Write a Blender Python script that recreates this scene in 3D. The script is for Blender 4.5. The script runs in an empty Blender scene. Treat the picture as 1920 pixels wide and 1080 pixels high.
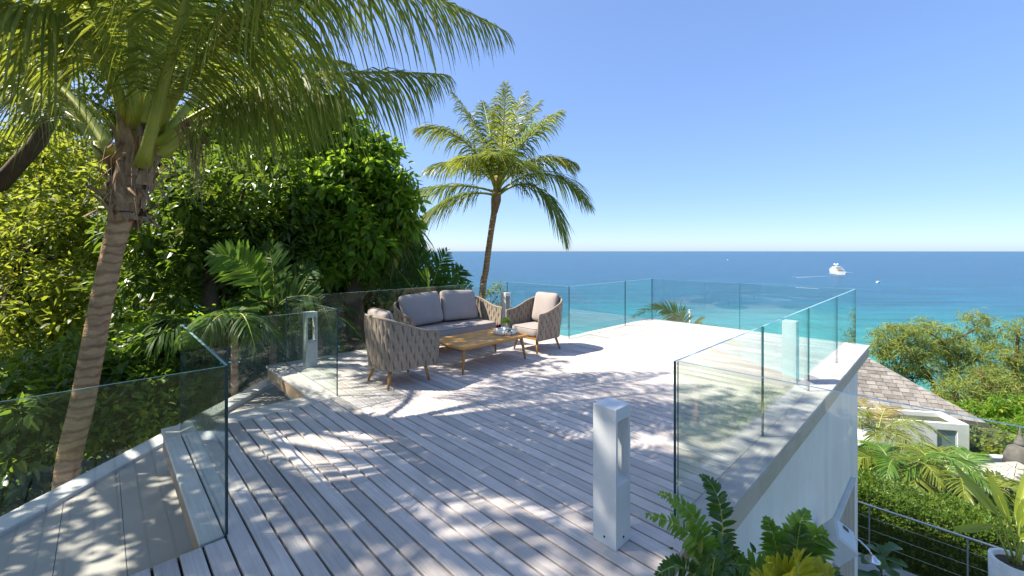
import bpy, math, random
import numpy as np
from mathutils import Vector, Matrix

random.seed(7)
rng = np.random.default_rng(11)
R = math.radians
sc = bpy.context.scene
col = sc.collection

# ------------------------------------------------------------------ camera, sky, sun, exposure
EYE = 1.65
FPX, VH = 795.0, 471.0
cam = bpy.data.cameras.new('camera'); co = bpy.data.objects.new('camera', cam); col.objects.link(co)
co.location = (0, 0, EYE); co.rotation_euler = (R(90), 0, 0)
cam.sensor_width = 36; cam.lens = FPX / 1920 * 36; cam.shift_y = -(540 - VH) / 1920
cam.clip_start = 0.05; cam.clip_end = 200000
sc.camera = co
SUN_EL, SUN_ROT = 50.0, 268.0
w = bpy.data.worlds.new('World'); sc.world = w; w.use_nodes = True
wn = w.node_tree.nodes; wl = w.node_tree.links
sky = wn.new('ShaderNodeTexSky'); sky.sky_type = 'NISHITA'; sky.sun_disc = False
sky.sun_elevation = R(SUN_EL); sky.sun_rotation = R(SUN_ROT)
sky.altitude = 0; sky.air_density = 0.58; sky.dust_density = 1.1; sky.ozone_density = 4.2
bg = wn['Background']; bg.inputs['Strength'].default_value = 0.1
# shoulder of the exposure: the same for every direction of the sky, keeps its hue and stops the horizon from clipping
sp_ = wn.new('ShaderNodeSeparateColor'); wl.new(sky.outputs[0], sp_.inputs[0])
dn = wn.new('ShaderNodeMath'); dn.operation = 'MULTIPLY_ADD'; dn.inputs[1].default_value = 0.414; dn.inputs[2].default_value = 1.0; wl.new(sp_.outputs['Blue'], dn.inputs[0])
dv_ = wn.new('ShaderNodeMath'); dv_.operation = 'DIVIDE'; dv_.inputs[0].default_value = 1.8; wl.new(dn.outputs[0], dv_.inputs[1])
sc_w = wn.new('ShaderNodeVectorMath'); sc_w.operation = 'SCALE'; wl.new(sky.outputs[0], sc_w.inputs[0]); wl.new(dv_.outputs[0], sc_w.inputs['Scale'])
wl.new(sc_w.outputs[0], bg.inputs['Color'])
sl = bpy.data.lights.new('sun', 'SUN'); so = bpy.data.objects.new('sun', sl); col.objects.link(so)
sl.energy = 2.5; sl.angle = R(0.53); sl.color = (1.0, 0.93, 0.82)
az = R(SUN_ROT)
sd = Vector((math.sin(az) * math.cos(R(SUN_EL)), math.cos(az) * math.cos(R(SUN_EL)), math.sin(R(SUN_EL))))
so.rotation_euler = sd.to_track_quat('Z', 'Y').to_euler()
sc.view_settings.view_transform = 'Standard'; sc.view_settings.look = 'None'
sc.view_settings.exposure = 2.1; sc.view_settings.gamma = 1; sc.view_settings.use_curve_mapping = False
sc.render.engine = 'CYCLES'
sc.cycles.max_bounces = 8; sc.cycles.transparent_max_bounces = 24
sc.cycles.diffuse_bounces = 4; sc.cycles.glossy_bounces = 4; sc.cycles.transmission_bounces = 6
sc.cycles.caustics_reflective = False; sc.cycles.caustics_refractive = False
sc.cycles.sample_clamp_indirect = 6

# ------------------------------------------------------------------ frames
TH = R(44.1); CA, SA = math.cos(TH), math.sin(TH)
def W(a, b, z=0.0):                       # terrace axes (a along the boards' width, b along the boards) to world
    return Vector((CA * a - SA * b, SA * a + CA * b, z))
def U(u, v, Y):                           # where a measured direction of the photograph lies at distance Y
    return np.array([(u - 960) * Y / FPX, Y, EYE - (v - VH) * Y / FPX])

# ------------------------------------------------------------------ object helpers
def link(o, parent=None):
    col.objects.link(o)
    if parent is not None: o.parent = parent
    return o
def tag(o, label=None, cat=None, group=None, kind=None):
    if label: o['label'] = label
    if cat: o['category'] = cat
    if group: o['group'] = group
    if kind: o['kind'] = kind
    return o
def thing(name, label, cat, loc=(0, 0, 0), rotz=0.0, group=None):
    o = bpy.data.objects.new(name, None); o.empty_display_size = 0.2
    o.location = loc; o.rotation_euler = (0, 0, rotz)
    return tag(link(o), label, cat, group)
def np_mesh(name, V, F, mats, midx=None, smooth=False):
    V = np.asarray(V, dtype=np.float32); F = np.asarray(F, dtype=np.int32)
    me = bpy.data.meshes.new(name)
    n, k = F.shape
    me.vertices.add(len(V)); me.vertices.foreach_set('co', V.ravel())
    me.loops.add(n * k); me.loops.foreach_set('vertex_index', F.ravel())
    me.polygons.add(n)
    me.polygons.foreach_set('loop_start', np.arange(0, n * k, k, dtype=np.int32))
    me.polygons.foreach_set('loop_total', np.full(n, k, dtype=np.int32))
    me.polygons.foreach_set('use_smooth', np.full(n, smooth, dtype=bool))
    for m in (mats if isinstance(mats, (list, tuple)) else [mats]): me.materials.append(m)
    if midx is not None: me.polygons.foreach_set('material_index', np.asarray(midx, dtype=np.int32))
    me.update(calc_edges=True); me.validate()
    return me
def np_obj(name, V, F, mats, parent=None, midx=None, smooth=False):
    return link(bpy.data.objects.new(name, np_mesh(name, V, F, mats, midx, smooth)), parent)

class MB:
    """collects shapes, then links them as one mesh object"""
    def __init__(s): s.v = []; s.f = []; s.m = []; s.sm = []
    def add(s, V, F, m=0, smooth=False):
        o = len(s.v); s.v += [tuple(p) for p in V]
        for f in F: s.f.append(tuple(i + o for i in f)); s.m.append(m); s.sm.append(smooth)
        return s
    def box(s, x0, x1, y0, y1, z0, z1, m=0, bev=0.0, M=None):
        if bev <= 0:
            V = [(x0,y0,z0),(x1,y0,z0),(x1,y1,z0),(x0,y1,z0),(x0,y0,z1),(x1,y0,z1),(x1,y1,z1),(x0,y1,z1)]
            F = [(0,3,2,1),(4,5,6,7),(0,1,5,4),(1,2,6,5),(2,3,7,6),(3,0,4,7)]
        else:                              # bevelled on top edges and verticals' tops
            V = [(x0,y0,z0),(x1,y0,z0),(x1,y1,z0),(x0,y1,z0),(x0,y0,z1-bev),(x1,y0,z1-bev),(x1,y1,z1-bev),(x0,y1,z1-bev),
                 (x0+bev,y0+bev,z1),(x1-bev,y0+bev,z1),(x1-bev,y1-bev,z1),(x0+bev,y1-bev,z1)]
            F = [(0,3,2,1),(0,1,5,4),(1,2,6,5),(2,3,7,6),(3,0,4,7),(4,5,9,8),(5,6,10,9),(6,7,11,10),(7,4,8,11),(8,9,10,11)]
        if M is not None: V = [M @ Vector(p) for p in V]
        return s.add(V, F, m)
    def tube(s, P, rad, n=8, m=0, cap=True, flat=1.0):
        P = [Vector(p) for p in P]; k = len(P)
        if not hasattr(rad, '__len__'): rad = [rad] * k
        V = []; ref = None
        for i in range(k):
            t = (P[min(i+1,k-1)] - P[max(i-1,0)]).normalized()
            if ref is None:
                ref = Vector((0,0,1)) if abs(t.z) < 0.9 else Vector((1,0,0))
            x = ref.cross(t)
            if x.length < 1e-5: x = Vector((1,0,0)).cross(t)
            x.normalize(); y = t.cross(x).normalized(); ref = y
            for j in range(n):
                a = 2 * math.pi * j / n
                V.append(P[i] + x * (math.cos(a) * rad[i]) + y * (math.sin(a) * rad[i] * flat))
        F = [(i*n+j, i*n+(j+1)%n, (i+1)*n+(j+1)%n, (i+1)*n+j) for i in range(k-1) for j in range(n)]
        s.add(V, F, m, True)
        if cap:
            o = len(s.v) - len(V)
            s.f.append(tuple(o + j for j in range(n))[::-1]); s.m.append(m); s.sm.append(False)
            s.f.append(tuple(o + (k-1)*n + j for j in range(n))); s.m.append(m); s.sm.append(False)
        return s
    def lathe(s, prof, c=(0,0,0), n=24, m=0):
        k = len(prof)
        V = [(c[0]+r*math.cos(2*math.pi*j/n), c[1]+r*math.sin(2*math.pi*j/n), c[2]+z) for r, z in prof for j in range(n)]
        F = [(i*n+j, i*n+(j+1)%n, (i+1)*n+(j+1)%n, (i+1)*n+j) for i in range(k-1) for j in range(n)]
        return s.add(V, F, m, True)
    def prism(s, poly, z0, z1, m=0):
        n = len(poly)
        V = [(x,y,z0) for x,y in poly] + [(x,y,z1) for x,y in poly]
        F = [tuple(range(n))[::-1], tuple(range(n,2*n))] + [(i,(i+1)%n,n+(i+1)%n,n+i) for i in range(n)]
        return s.add(V, F, m)
    def mesh(s, name, mats):
        me = bpy.data.meshes.new(name); me.from_pydata(s.v, [], s.f)
        for m in (mats if isinstance(mats, (list, tuple)) else [mats]): me.materials.append(m)
        me.polygons.foreach_set('material_index', s.m); me.polygons.foreach_set('use_smooth', s.sm)
        me.update(); return me
    def build(s, name, mats, parent=None):
        return link(bpy.data.objects.new(name, s.mesh(name, mats)), parent)
def copy_tree(o, parent=None):
    c = o.copy(); link(c, parent)
    for ch in list(o.children): copy_tree(ch, c)
    return c

# ------------------------------------------------------------------ materials
def new_mat(name):
    m = bpy.data.materials.new(name); m.use_nodes = True
    nt = m.node_tree; p = nt.nodes['Principled BSDF']
    return m, nt, p
def nd(nt, typ, **kw):
    n = nt.nodes.new(typ)
    for k, v in kw.items():
        if k in n.inputs.keys(): n.inputs[k].default_value = v
        else: setattr(n, k, v)
    return n
def rgb(c): return (c[0], c[1], c[2], 1.0)
def pm(name, c1, c2=None, scale=6.0, rough=0.6, bump=0.0, bscale=None, stretch=(1,1,1), spec=0.4, metal=0.0, coord='Object', detail=4.0, vary=0.0):
    m, nt, p = new_mat(name); L = nt.links
    p.inputs['Roughness'].default_value = rough; p.inputs['Metallic'].default_value = metal
    p.inputs['Specular IOR Level'].default_value = spec
    tc = nd(nt, 'ShaderNodeTexCoord'); mp = nd(nt, 'ShaderNodeMapping'); mp.inputs['Scale'].default_value = stretch
    L.new(tc.outputs[coord], mp.inputs['Vector'])
    if c2 is None: c2 = tuple(x * 0.85 for x in c1)
    nz = nd(nt, 'ShaderNodeTexNoise', Scale=scale, Detail=detail, Roughness=0.6); L.new(mp.outputs[0], nz.inputs['Vector'])
    cr = nd(nt, 'ShaderNodeValToRGB'); cr.color_ramp.elements[0].position = 0.3; cr.color_ramp.elements[1].position = 0.7
    cr.color_ramp.elements[0].color = rgb(c1); cr.color_ramp.elements[1].color = rgb(c2)
    L.new(nz.outputs['Fac'], cr.inputs[0])
    out = cr.outputs[0]
    if vary:
        oi = nd(nt, 'ShaderNodeObjectInfo'); mr = nd(nt, 'ShaderNodeMapRange'); mr.inputs['To Min'].default_value = 1 - vary; mr.inputs['To Max'].default_value = 1 + vary
        L.new(oi.outputs['Random'], mr.inputs['Value'])
        vm = nd(nt, 'ShaderNodeVectorMath', operation='SCALE'); L.new(out, vm.inputs[0]); L.new(mr.outputs[0], vm.inputs['Scale']); out = vm.outputs[0]
    L.new(out, p.inputs['Base Color'])
    if bump:
        n2 = nd(nt, 'ShaderNodeTexNoise', Scale=bscale or scale * 4, Detail=3.0); L.new(mp.outputs[0], n2.inputs['Vector'])
        bp = nd(nt, 'ShaderNodeBump', Strength=bump, Distance=0.02); L.new(n2.outputs['Fac'], bp.inputs['Height']); L.new(bp.outputs[0], p.inputs['Normal'])
    return m
def leaf_mat(name, c1, c2, trans, tfac=0.4, rough=0.42, spec=0.4):
    """leaf colours vary from leaf to leaf; light also passes through the blade"""
    m, nt, p = new_mat(name); L = nt.links
    g = nd(nt, 'ShaderNodeNewGeometry')
    cr = nd(nt, 'ShaderNodeValToRGB'); cr.color_ramp.elements[0].color = rgb(c1); cr.color_ramp.elements[1].color = rgb(c2)
    cr.color_ramp.elements[1].position = 0.95
    x_ = cr.color_ramp.elements.new(0.975); x_.color = rgb((min(.42, c2[0] * 1.7 + .05), min(.34, c2[1] * 1.15 + .03), c2[2] * 1.2))   # a few yellowed leaves
    L.new(g.outputs['Random Per Island'], cr.inputs[0]); L.new(cr.outputs[0], p.inputs['Base Color'])
    p.inputs['Roughness'].default_value = rough; p.inputs['Specular IOR Level'].default_value = spec
    t = nd(nt, 'ShaderNodeBsdfTranslucent')
    mx = nd(nt, 'ShaderNodeMix', data_type='RGBA'); mx.inputs[0].default_value = 0.35
    mx.inputs[6].default_value = rgb(trans); L.new(cr.outputs[0], mx.inputs[7]); L.new(mx.outputs[2], t.inputs['Color'])
    ms = nd(nt, 'ShaderNodeMixShader'); ms.inputs[0].default_value = tfac
    L.new(p.outputs[0], ms.inputs[1]); L.new(t.outputs[0], ms.inputs[2])
    L.new(ms.outputs[0], nt.nodes['Material Output'].inputs['Surface'])
    return m
def wood_deck(name, c1, c2, along_b=True, rough=0.62, groove=True):
    m, nt, p = new_mat(name); L = nt.links
    p.inputs['Roughness'].default_value = rough; p.inputs['Specular IOR Level'].default_value = 0.35
    g = nd(nt, 'ShaderNodeNewGeometry'); vr = nd(nt, 'ShaderNodeVectorRotate', rotation_type='Z_AXIS'); vr.inputs['Angle'].default_value = -TH
    L.new(g.outputs['Position'], vr.inputs['Vector'])
    oi = nd(nt, 'ShaderNodeObjectInfo')
    ad = nd(nt, 'ShaderNodeVectorMath', operation='MULTIPLY_ADD'); ad.inputs[1].default_value = (1, 1, 1)
    cb = nd(nt, 'ShaderNodeCombineXYZ'); ml = nd(nt, 'ShaderNodeMath', operation='MULTIPLY'); ml.inputs[1].default_value = 37.0
    L.new(oi.outputs['Random'], ml.inputs[0]); L.new(ml.outputs[0], cb.inputs['Y']); L.new(ml.outputs[0], cb.inputs['Z'])
    L.new(vr.outputs[0], ad.inputs[0]); L.new(cb.outputs[0], ad.inputs[2])
    mp = nd(nt, 'ShaderNodeMapping'); mp.inputs['Scale'].default_value = (60, 2.2, 8) if along_b else (2.2, 60, 8)
    L.new(ad.outputs[0], mp.inputs['Vector'])
    nz = nd(nt, 'ShaderNodeTexNoise', Scale=1.0, Detail=6.0, Roughness=0.65); L.new(mp.outputs[0], nz.inputs['Vector'])
    big = nd(nt, 'ShaderNodeTexNoise', Scale=2.3, Detail=4.0, Roughness=0.6); L.new(ad.outputs[0], big.inputs['Vector'])
    cr = nd(nt, 'ShaderNodeValToRGB'); cr.color_ramp.elements[0].position = 0.32; cr.color_ramp.elements[1].position = 0.68
    cr.color_ramp.elements[0].color = rgb(c1); cr.color_ramp.elements[1].color = rgb(c2); L.new(nz.outputs['Fac'], cr.inputs[0])
    mr = nd(nt, 'ShaderNodeMapRange'); mr.inputs['To Min'].default_value = 0.78; mr.inputs['To Max'].default_value = 1.14
    L.new(oi.outputs['Random'], mr.inputs['Value'])
    m2 = nd(nt, 'ShaderNodeMapRange'); m2.inputs['From Min'].default_value = 0.3; m2.inputs['From Max'].default_value = 0.7; m2.inputs['To Min'].default_value = 0.84; m2.inputs['To Max'].default_value = 1.1
    L.new(big.outputs['Fac'], m2.inputs['Value'])
    mm = nd(nt, 'ShaderNodeMath', operation='MULTIPLY'); L.new(mr.outputs[0], mm.inputs[0]); L.new(m2.outputs[0], mm.inputs[1])
    vm = nd(nt, 'ShaderNodeVectorMath', operation='SCALE'); L.new(cr.outputs[0], vm.inputs[0]); L.new(mm.outputs[0], vm.inputs['Scale'])
    L.new(vm.outputs[0], p.inputs['Base Color'])
    bp = nd(nt, 'ShaderNodeBump', Strength=0.25, Distance=0.004); L.new(nz.outputs['Fac'], bp.inputs['Height']); L.new(bp.outputs[0], p.inputs['Normal'])
    return m
def glass_mats():
    m, nt, p = new_mat('balustrade_glass'); L = nt.links; nt.nodes.remove(p)
    tr = nd(nt, 'ShaderNodeBsdfTransparent', Color=rgb((0.95, 0.98, 0.967)))
    gl = nd(nt, 'ShaderNodeBsdfGlossy', Roughness=0.0, Color=rgb((0.95, 0.98, 1.0)))
    lw = nd(nt, 'ShaderNodeLayerWeight', Blend=0.5)
    pw = nd(nt, 'ShaderNodeMath', operation='POWER'); pw.inputs[1].default_value = 5.0; L.new(lw.outputs['Facing'], pw.inputs[0])
    ma = nd(nt, 'ShaderNodeMath', operation='MULTIPLY_ADD'); ma.inputs[1].default_value = 0.95; ma.inputs[2].default_value = 0.042; L.new(pw.outputs[0], ma.inputs[0])
    ms = nd(nt, 'ShaderNodeMixShader'); L.new(ma.outputs[0], ms.inputs[0]); L.new(tr.outputs[0], ms.inputs[1]); L.new(gl.outputs[0], ms.inputs[2])
    L.new(ms.outputs[0], nt.nodes['Material Output'].inputs['Surface'])
    e, nt, p = new_mat('glass_edge')
    p.inputs['Base Color'].default_value = rgb((0.012, 0.05, 0.055)); p.inputs['Roughness'].default_value = 0.12; p.inputs['Specular IOR Level'].default_value = 0.8
    t_, nt, p = new_mat('sky_tinted_glass_top')
    p.inputs['Base Color'].default_value = rgb((0.30, 0.48, 0.47)); p.inputs['Roughness'].default_value = 0.25; p.inputs['Specular IOR Level'].default_value = 1.0  # paler than the side edges: reflected sky put into the base colour
    return m, e, t_

def ringed_bark():
    m = pm('ringed_palm_bark', (0.52, 0.34, 0.18), (0.27, 0.165, 0.085), 7, 0.85, 0.9, 26, stretch=(1.0, 1.0, 2.2), detail=8)
    nt = m.node_tree; L = nt.links; p = nt.nodes['Principled BSDF']; src = p.inputs['Base Color'].links[0].from_socket
    tc = nd(nt, 'ShaderNodeTexCoord'); wv = nd(nt, 'ShaderNodeTexWave', wave_type='BANDS', bands_direction='Z'); L.new(tc.outputs['Object'], wv.inputs['Vector'])
    wv.inputs['Scale'].default_value = 3.3; wv.inputs['Distortion'].default_value = 5.0; wv.inputs['Detail'].default_value = 3; wv.inputs['Detail Scale'].default_value = 1.6
    cr = nd(nt, 'ShaderNodeValToRGB'); cr.color_ramp.elements[0].position = 0.05; cr.color_ramp.elements[1].position = 0.4
    cr.color_ramp.elements[0].color = rgb((0.70, 0.62, 0.54)); cr.color_ramp.elements[1].color = rgb((1, 1, 1)); L.new(wv.outputs['Fac'], cr.inputs[0])
    mx = nd(nt, 'ShaderNodeMix', data_type='RGBA', blend_type='MULTIPLY'); mx.inputs[0].default_value = 1.0
    L.new(src, mx.inputs[6]); L.new(cr.outputs[0], mx.inputs[7]); L.new(mx.outputs[2], p.inputs['Base Color'])
    return m
M = {}
M['plank'] = wood_deck('weathered_deck_wood', (0.50, 0.44, 0.395), (0.65, 0.59, 0.54))
M['trim_a'] = wood_deck('weathered_trim_wood', (0.50, 0.455, 0.41), (0.64, 0.59, 0.545), along_b=False)
M['trim_b'] = wood_deck('weathered_edge_wood', (0.50, 0.455, 0.41), (0.64, 0.59, 0.545), along_b=True)
M['fascia'] = pm('warm_fascia_wood', (0.42, 0.29, 0.17), (0.30, 0.20, 0.115), 5, 0.6, 0.1, stretch=(1, 1, 14))
M['fascia_pale'] = pm('pale_fascia_wood', (0.54, 0.46, 0.36), (0.44, 0.37, 0.28), 5, 0.6, 0.1, stretch=(1, 1, 14))
M['joist'] = pm('dark_joist_wood', (0.035, 0.024, 0.02), (0.02, 0.014, 0.012), 8, 0.9)
M['white_wall'] = pm('white_render', (0.82, 0.80, 0.75), (0.73, 0.715, 0.67), 0.9, 0.85, 0.06, 60, detail=7, spec=0.2)
M['terrace_render'] = pm('weathered_white_render', (0.84, 0.80, 0.71), (0.73, 0.69, 0.61), 1.3, 0.85, 0.12, 34, stretch=(2.4, 2.4, 0.5), spec=0.2, detail=8)
M['white_paint'] = pm('white_powder_coat', (0.66, 0.67, 0.655), (0.61, 0.62, 0.605), 9, 0.35, 0.03, 300)
M['concrete'] = pm('grey_concrete', (0.42, 0.42, 0.41), (0.31, 0.31, 0.31), 1.8, 0.75, 0.08, 40, detail=8)
M['grey_slab'] = pm('taupe_floor_slab', (0.46, 0.42, 0.375), (0.40, 0.365, 0.325), 1.2, 0.7, 0.05, 50)
M['coping'] = pm('pale_coping', (0.68, 0.67, 0.64), (0.55, 0.54, 0.52), 4, 0.8, 0.06, 60)
M['teak'] = pm('oiled_teak', (0.60, 0.33, 0.095), (0.46, 0.23, 0.06), 3.5, 0.42, 0.06, 30, stretch=(1.2, 14, 14), vary=0.1)
M['teak_leg'] = pm('teak_leg_wood', (0.44, 0.22, 0.06), (0.32, 0.15, 0.04), 4, 0.45, 0.05, 30, stretch=(12, 12, 1.5))
M['strap'] = pm('taupe_rope_strap', (0.31, 0.255, 0.195), (0.25, 0.205, 0.155), 30, 0.85, 0.35, 420, spec=0.15, vary=0.07)
M['shell'] = pm('dark_taupe_backing', (0.17, 0.138, 0.105), None, 20, 0.9, spec=0.1)
M['cushion'] = pm('taupe_canvas', (0.36, 0.315, 0.29), (0.32, 0.28, 0.255), 5, 0.9, 0.2, 55, spec=0.12)
M['piping'] = pm('dark_piping', (0.13, 0.11, 0.10), None, 20, 0.85)
M['steel'] = pm('brushed_steel', (0.62, 0.62, 0.62), (0.5, 0.5, 0.5), 20, 0.28, metal=1.0)
M['chrome'] = pm('chrome', (0.8, 0.8, 0.82), None, 20, 0.08, metal=1.0)
M['black'] = pm('black_metal', (0.012, 0.012, 0.013), None, 9, 0.4)
M['ceramic'] = pm('white_ceramic', (0.80, 0.79, 0.76), None, 10, 0.22)
M['soil'] = pm('potting_soil', (0.05, 0.036, 0.025), (0.09, 0.07, 0.05), 30, 0.95, 0.6, 90)
M['terrain'] = pm('hillside_earth', (0.03, 0.045, 0.014), (0.055, 0.055, 0.025), 0.8, 0.95, 0.5, 6)
M['palm_trunk'] = pm('ringed_palm_bark', (0.37, 0.26, 0.16), (0.17, 0.11, 0.065), 4, 0.85, 0.7, 22, stretch=(1.0, 1.0, 5), detail=8)
M['palm_trunk'] = ringed_bark()
M['bark'] = pm('brown_bark', (0.13, 0.085, 0.05), (0.065, 0.042, 0.028), 7, 0.9, 0.6, 18, stretch=(1, 1, 0.4))
M['grey_bark'] = pm('grey_bark', (0.20, 0.165, 0.13), (0.12, 0.095, 0.075), 4, 0.9, 0.4, 12)
M['sheath'] = pm('dry_palm_sheath', (0.42, 0.29, 0.175), (0.20, 0.12, 0.065), 9, 0.9, 0.5, 60, stretch=(3, 3, 1))
M['fibre'] = pm('dry_palm_fibre', (0.38, 0.27, 0.15), (0.25, 0.16, 0.08), 9, 0.9)
M['petiole'] = pm('yellow_green_petiole', (0.38, 0.38, 0.055), (0.27, 0.33, 0.05), 5, 0.4, spec=0.5)
M['coco_leaf'] = leaf_mat('coconut_leaflet', (0.085, 0.125, 0.02), (0.21, 0.235, 0.035), (0.50, 0.56, 0.06), 0.47, 0.35, 0.5)
M['coco_sun'] = leaf_mat('sunny_coconut_leaflet', (0.085, 0.14, 0.024), (0.21, 0.245, 0.042), (0.42, 0.52, 0.07), 0.42, 0.48, 0.3)
M['dark_palm'] = leaf_mat('dark_palm_leaflet', (0.03, 0.075, 0.018), (0.07, 0.13, 0.026), (0.22, 0.40, 0.045), 0.42, 0.5, 0.2)
M['fresh_palm'] = leaf_mat('fresh_palm_leaflet', (0.09, 0.19, 0.022), (0.15, 0.25, 0.03), (0.26, 0.46, 0.05), 0.4, 0.4, 0.45)
M['lime_palm'] = leaf_mat('lime_palm_leaflet', (0.14, 0.19, 0.022), (0.26, 0.28, 0.035), (0.45, 0.5, 0.05), 0.4, 0.4, 0.45)
M['gold_palm'] = leaf_mat('golden_palm_leaflet', (0.28, 0.22, 0.03), (0.38, 0.26, 0.04), (0.55, 0.42, 0.05), 0.35, 0.45, 0.4)
M['leaf_dark'] = leaf_mat('glossy_dark_leaf', (0.03, 0.07, 0.013), (0.11, 0.18, 0.024), (0.34, 0.50, 0.04), 0.42, 0.32, 0.5)
M['leaf_mid'] = leaf_mat('mid_green_leaf', (0.065, 0.145, 0.018), (0.20, 0.32, 0.028), (0.46, 0.70, 0.045), 0.52, 0.4, 0.45)
M['leaf_yellow'] = leaf_mat('yellow_green_leaf', (0.06, 0.11, 0.016), (0.23, 0.265, 0.03), (0.56, 0.63, 0.055), 0.54, 0.45, 0.35)
M['leaf_hedge'] = leaf_mat('hedge_leaf', (0.07, 0.135, 0.017), (0.16, 0.23, 0.026), (0.36, 0.5, 0.045), 0.42, 0.45, 0.4)
M['needle'] = leaf_mat('casuarina_needle', (0.15, 0.22, 0.05), (0.28, 0.34, 0.08), (0.50, 0.48, 0.10), 0.4, 0.6, 0.2)
M['fern'] = leaf_mat('fern_leaf', (0.10, 0.20, 0.022), (0.16, 0.28, 0.03), (0.30, 0.55, 0.05), 0.38, 0.4, 0.4)
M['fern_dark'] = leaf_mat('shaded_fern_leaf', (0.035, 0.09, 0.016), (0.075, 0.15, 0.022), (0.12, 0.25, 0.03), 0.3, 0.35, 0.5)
M['fern_lime'] = leaf_mat('lime_fern_leaf', (0.28, 0.30, 0.018), (0.38, 0.36, 0.02), (0.6, 0.6, 0.03), 0.4, 0.4, 0.4)
M['paddle_leaf'] = leaf_mat('paddle_leaf', (0.26, 0.31, 0.03), (0.36, 0.38, 0.04), (0.62, 0.66, 0.05), 0.42, 0.35, 0.5)
M['shingle'] = pm('weathered_shingle', (0.25, 0.23, 0.205), (0.165, 0.152, 0.135), 2.5, 0.9, 0.3, 9, vary=0.3)
M['roof_tile'] = pm('pale_roof_tile', (0.46, 0.42, 0.36), (0.36, 0.32, 0.28), 3, 0.85, 0.2, 12, vary=0.14)
M['stone'] = pm('dark_carved_stone', (0.16, 0.14, 0.12), (0.09, 0.08, 0.07), 5, 0.9, 0.5, 25)
M['window_glass'] = pm('dim_window_glass', (0.16, 0.25, 0.24), (0.20, 0.29, 0.28), 1, 0.08, spec=0.7)
M['shower_wood'] = pm('pale_slat_wood', (0.46, 0.41, 0.34), (0.36, 0.31, 0.25), 4, 0.7, 0.15, 20, stretch=(1, 1, 10), vary=0.1)
M['boat_white'] = pm('boat_gelcoat', (0.82, 0.82, 0.81), None, 0.2, 0.3)
M['boat_dark'] = pm('boat_glass', (0.06, 0.06, 0.07), None, 0.2, 0.2)
M['boat_tan'] = pm('boat_teak', (0.5, 0.38, 0.25), None, 0.2, 0.5)
M['foam'] = pm('white_foam', (0.72, 0.76, 0.78), (0.5, 0.6, 0.68), 0.2, 0.8)
M['red_petal'] = pm('dark_red_petal', (0.22, 0.008, 0.018), (0.12, 0.004, 0.03), 30, 0.5)
GLASS, GEDGE, GTOP = glass_mats()

def sea_mat():
    m, nt, p = new_mat('sea_water'); L = nt.links
    g = nd(nt, 'ShaderNodeNewGeometry'); sx = nd(nt, 'ShaderNodeSeparateXYZ'); L.new(g.outputs['Position'], sx.inputs[0])
    # depth of the sea bed: shelving away from the beach, with sand patches
    n1 = nd(nt, 'ShaderNodeTexNoise', Scale=0.006, Detail=3.0); L.new(g.outputs['Position'], n1.inputs['Vector'])
    ms = nd(nt, 'ShaderNodeMath', operation='MULTIPLY_ADD'); ms.inputs[1].default_value = 160.0; L.new(n1.outputs['Fac'], ms.inputs[0]); L.new(sx.outputs['Y'], ms.inputs[2])
    mr = nd(nt, 'ShaderNodeMapRange'); mr.inputs['From Min'].default_value = 200; mr.inputs['From Max'].default_value = 800; L.new(ms.outputs[0], mr.inputs['Value'])
    cr = nd(nt, 'ShaderNodeValToRGB'); e = cr.color_ramp.elements
    e[0].position = 0.06; e[0].color = rgb((0.023, 0.20, 0.175)); e[1].position = 1.0; e[1].color = rgb((0.007, 0.062, 0.122))
    x = e.new(0.17); x.color = rgb((0.011, 0.155, 0.165)); x = e.new(0.36); x.color = rgb((0.006, 0.078, 0.128))
    L.new(mr.outputs[0], cr.inputs[0]); L.new(cr.outputs[0], p.inputs['Base Color'])
    m3 = nd(nt, 'ShaderNodeMapping'); m3.inputs['Scale'].default_value = (0.012, 0.06, 0.1); L.new(g.outputs['Position'], m3.inputs['Vector'])
    n3 = nd(nt, 'ShaderNodeTexNoise', Scale=1.0, Detail=9.0, Roughness=0.72); L.new(m3.outputs[0], n3.inputs['Vector'])
    r3 = nd(nt, 'ShaderNodeMapRange'); r3.inputs['From Min'].default_value = 0.32; r3.inputs['From Max'].default_value = 0.68; r3.inputs['To Min'].default_value = 0.62; r3.inputs['To Max'].default_value = 1.38; L.new(n3.outputs['Fac'], r3.inputs['Value'])
    v3 = nd(nt, 'ShaderNodeVectorMath', operation='SCALE'); L.new(cr.outputs[0], v3.inputs[0]); L.new(r3.outputs[0], v3.inputs['Scale']); L.new(v3.outputs[0], p.inputs['Base Color'])
    p.inputs['Roughness'].default_value = 0.26; p.inputs['Specular IOR Level'].default_value = 0.2; p.inputs['IOR'].default_value = 1.33
    mp = nd(nt, 'ShaderNodeMapping'); mp.inputs['Scale'].default_value = (0.05, 0.18, 0.1); L.new(g.outputs['Position'], mp.inputs['Vector'])
    n2 = nd(nt, 'ShaderNodeTexNoise', Scale=1.0, Detail=6.0, Roughness=0.65); L.new(mp.outputs[0], n2.inputs['Vector'])
    bp = nd(nt, 'ShaderNodeBump', Strength=0.6, Distance=1.5); L.new(n2.outputs['Fac'], bp.inputs['Height']); L.new(bp.outputs[0], p.inputs['Normal'])
    return m

# ------------------------------------------------------------------ setting: sea and hillside
SEA = -38.0
S = 90000.0
o = MB().add([(-S, 60, SEA), (S, 60, SEA), (S, 700, SEA), (-S, 700, SEA), (S, 2*S, SEA), (-S, 2*S, SEA)], [(0,1,2,3), (3,2,4,5)]).build('sea', sea_mat()); o['kind'] = 'structure'

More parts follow.
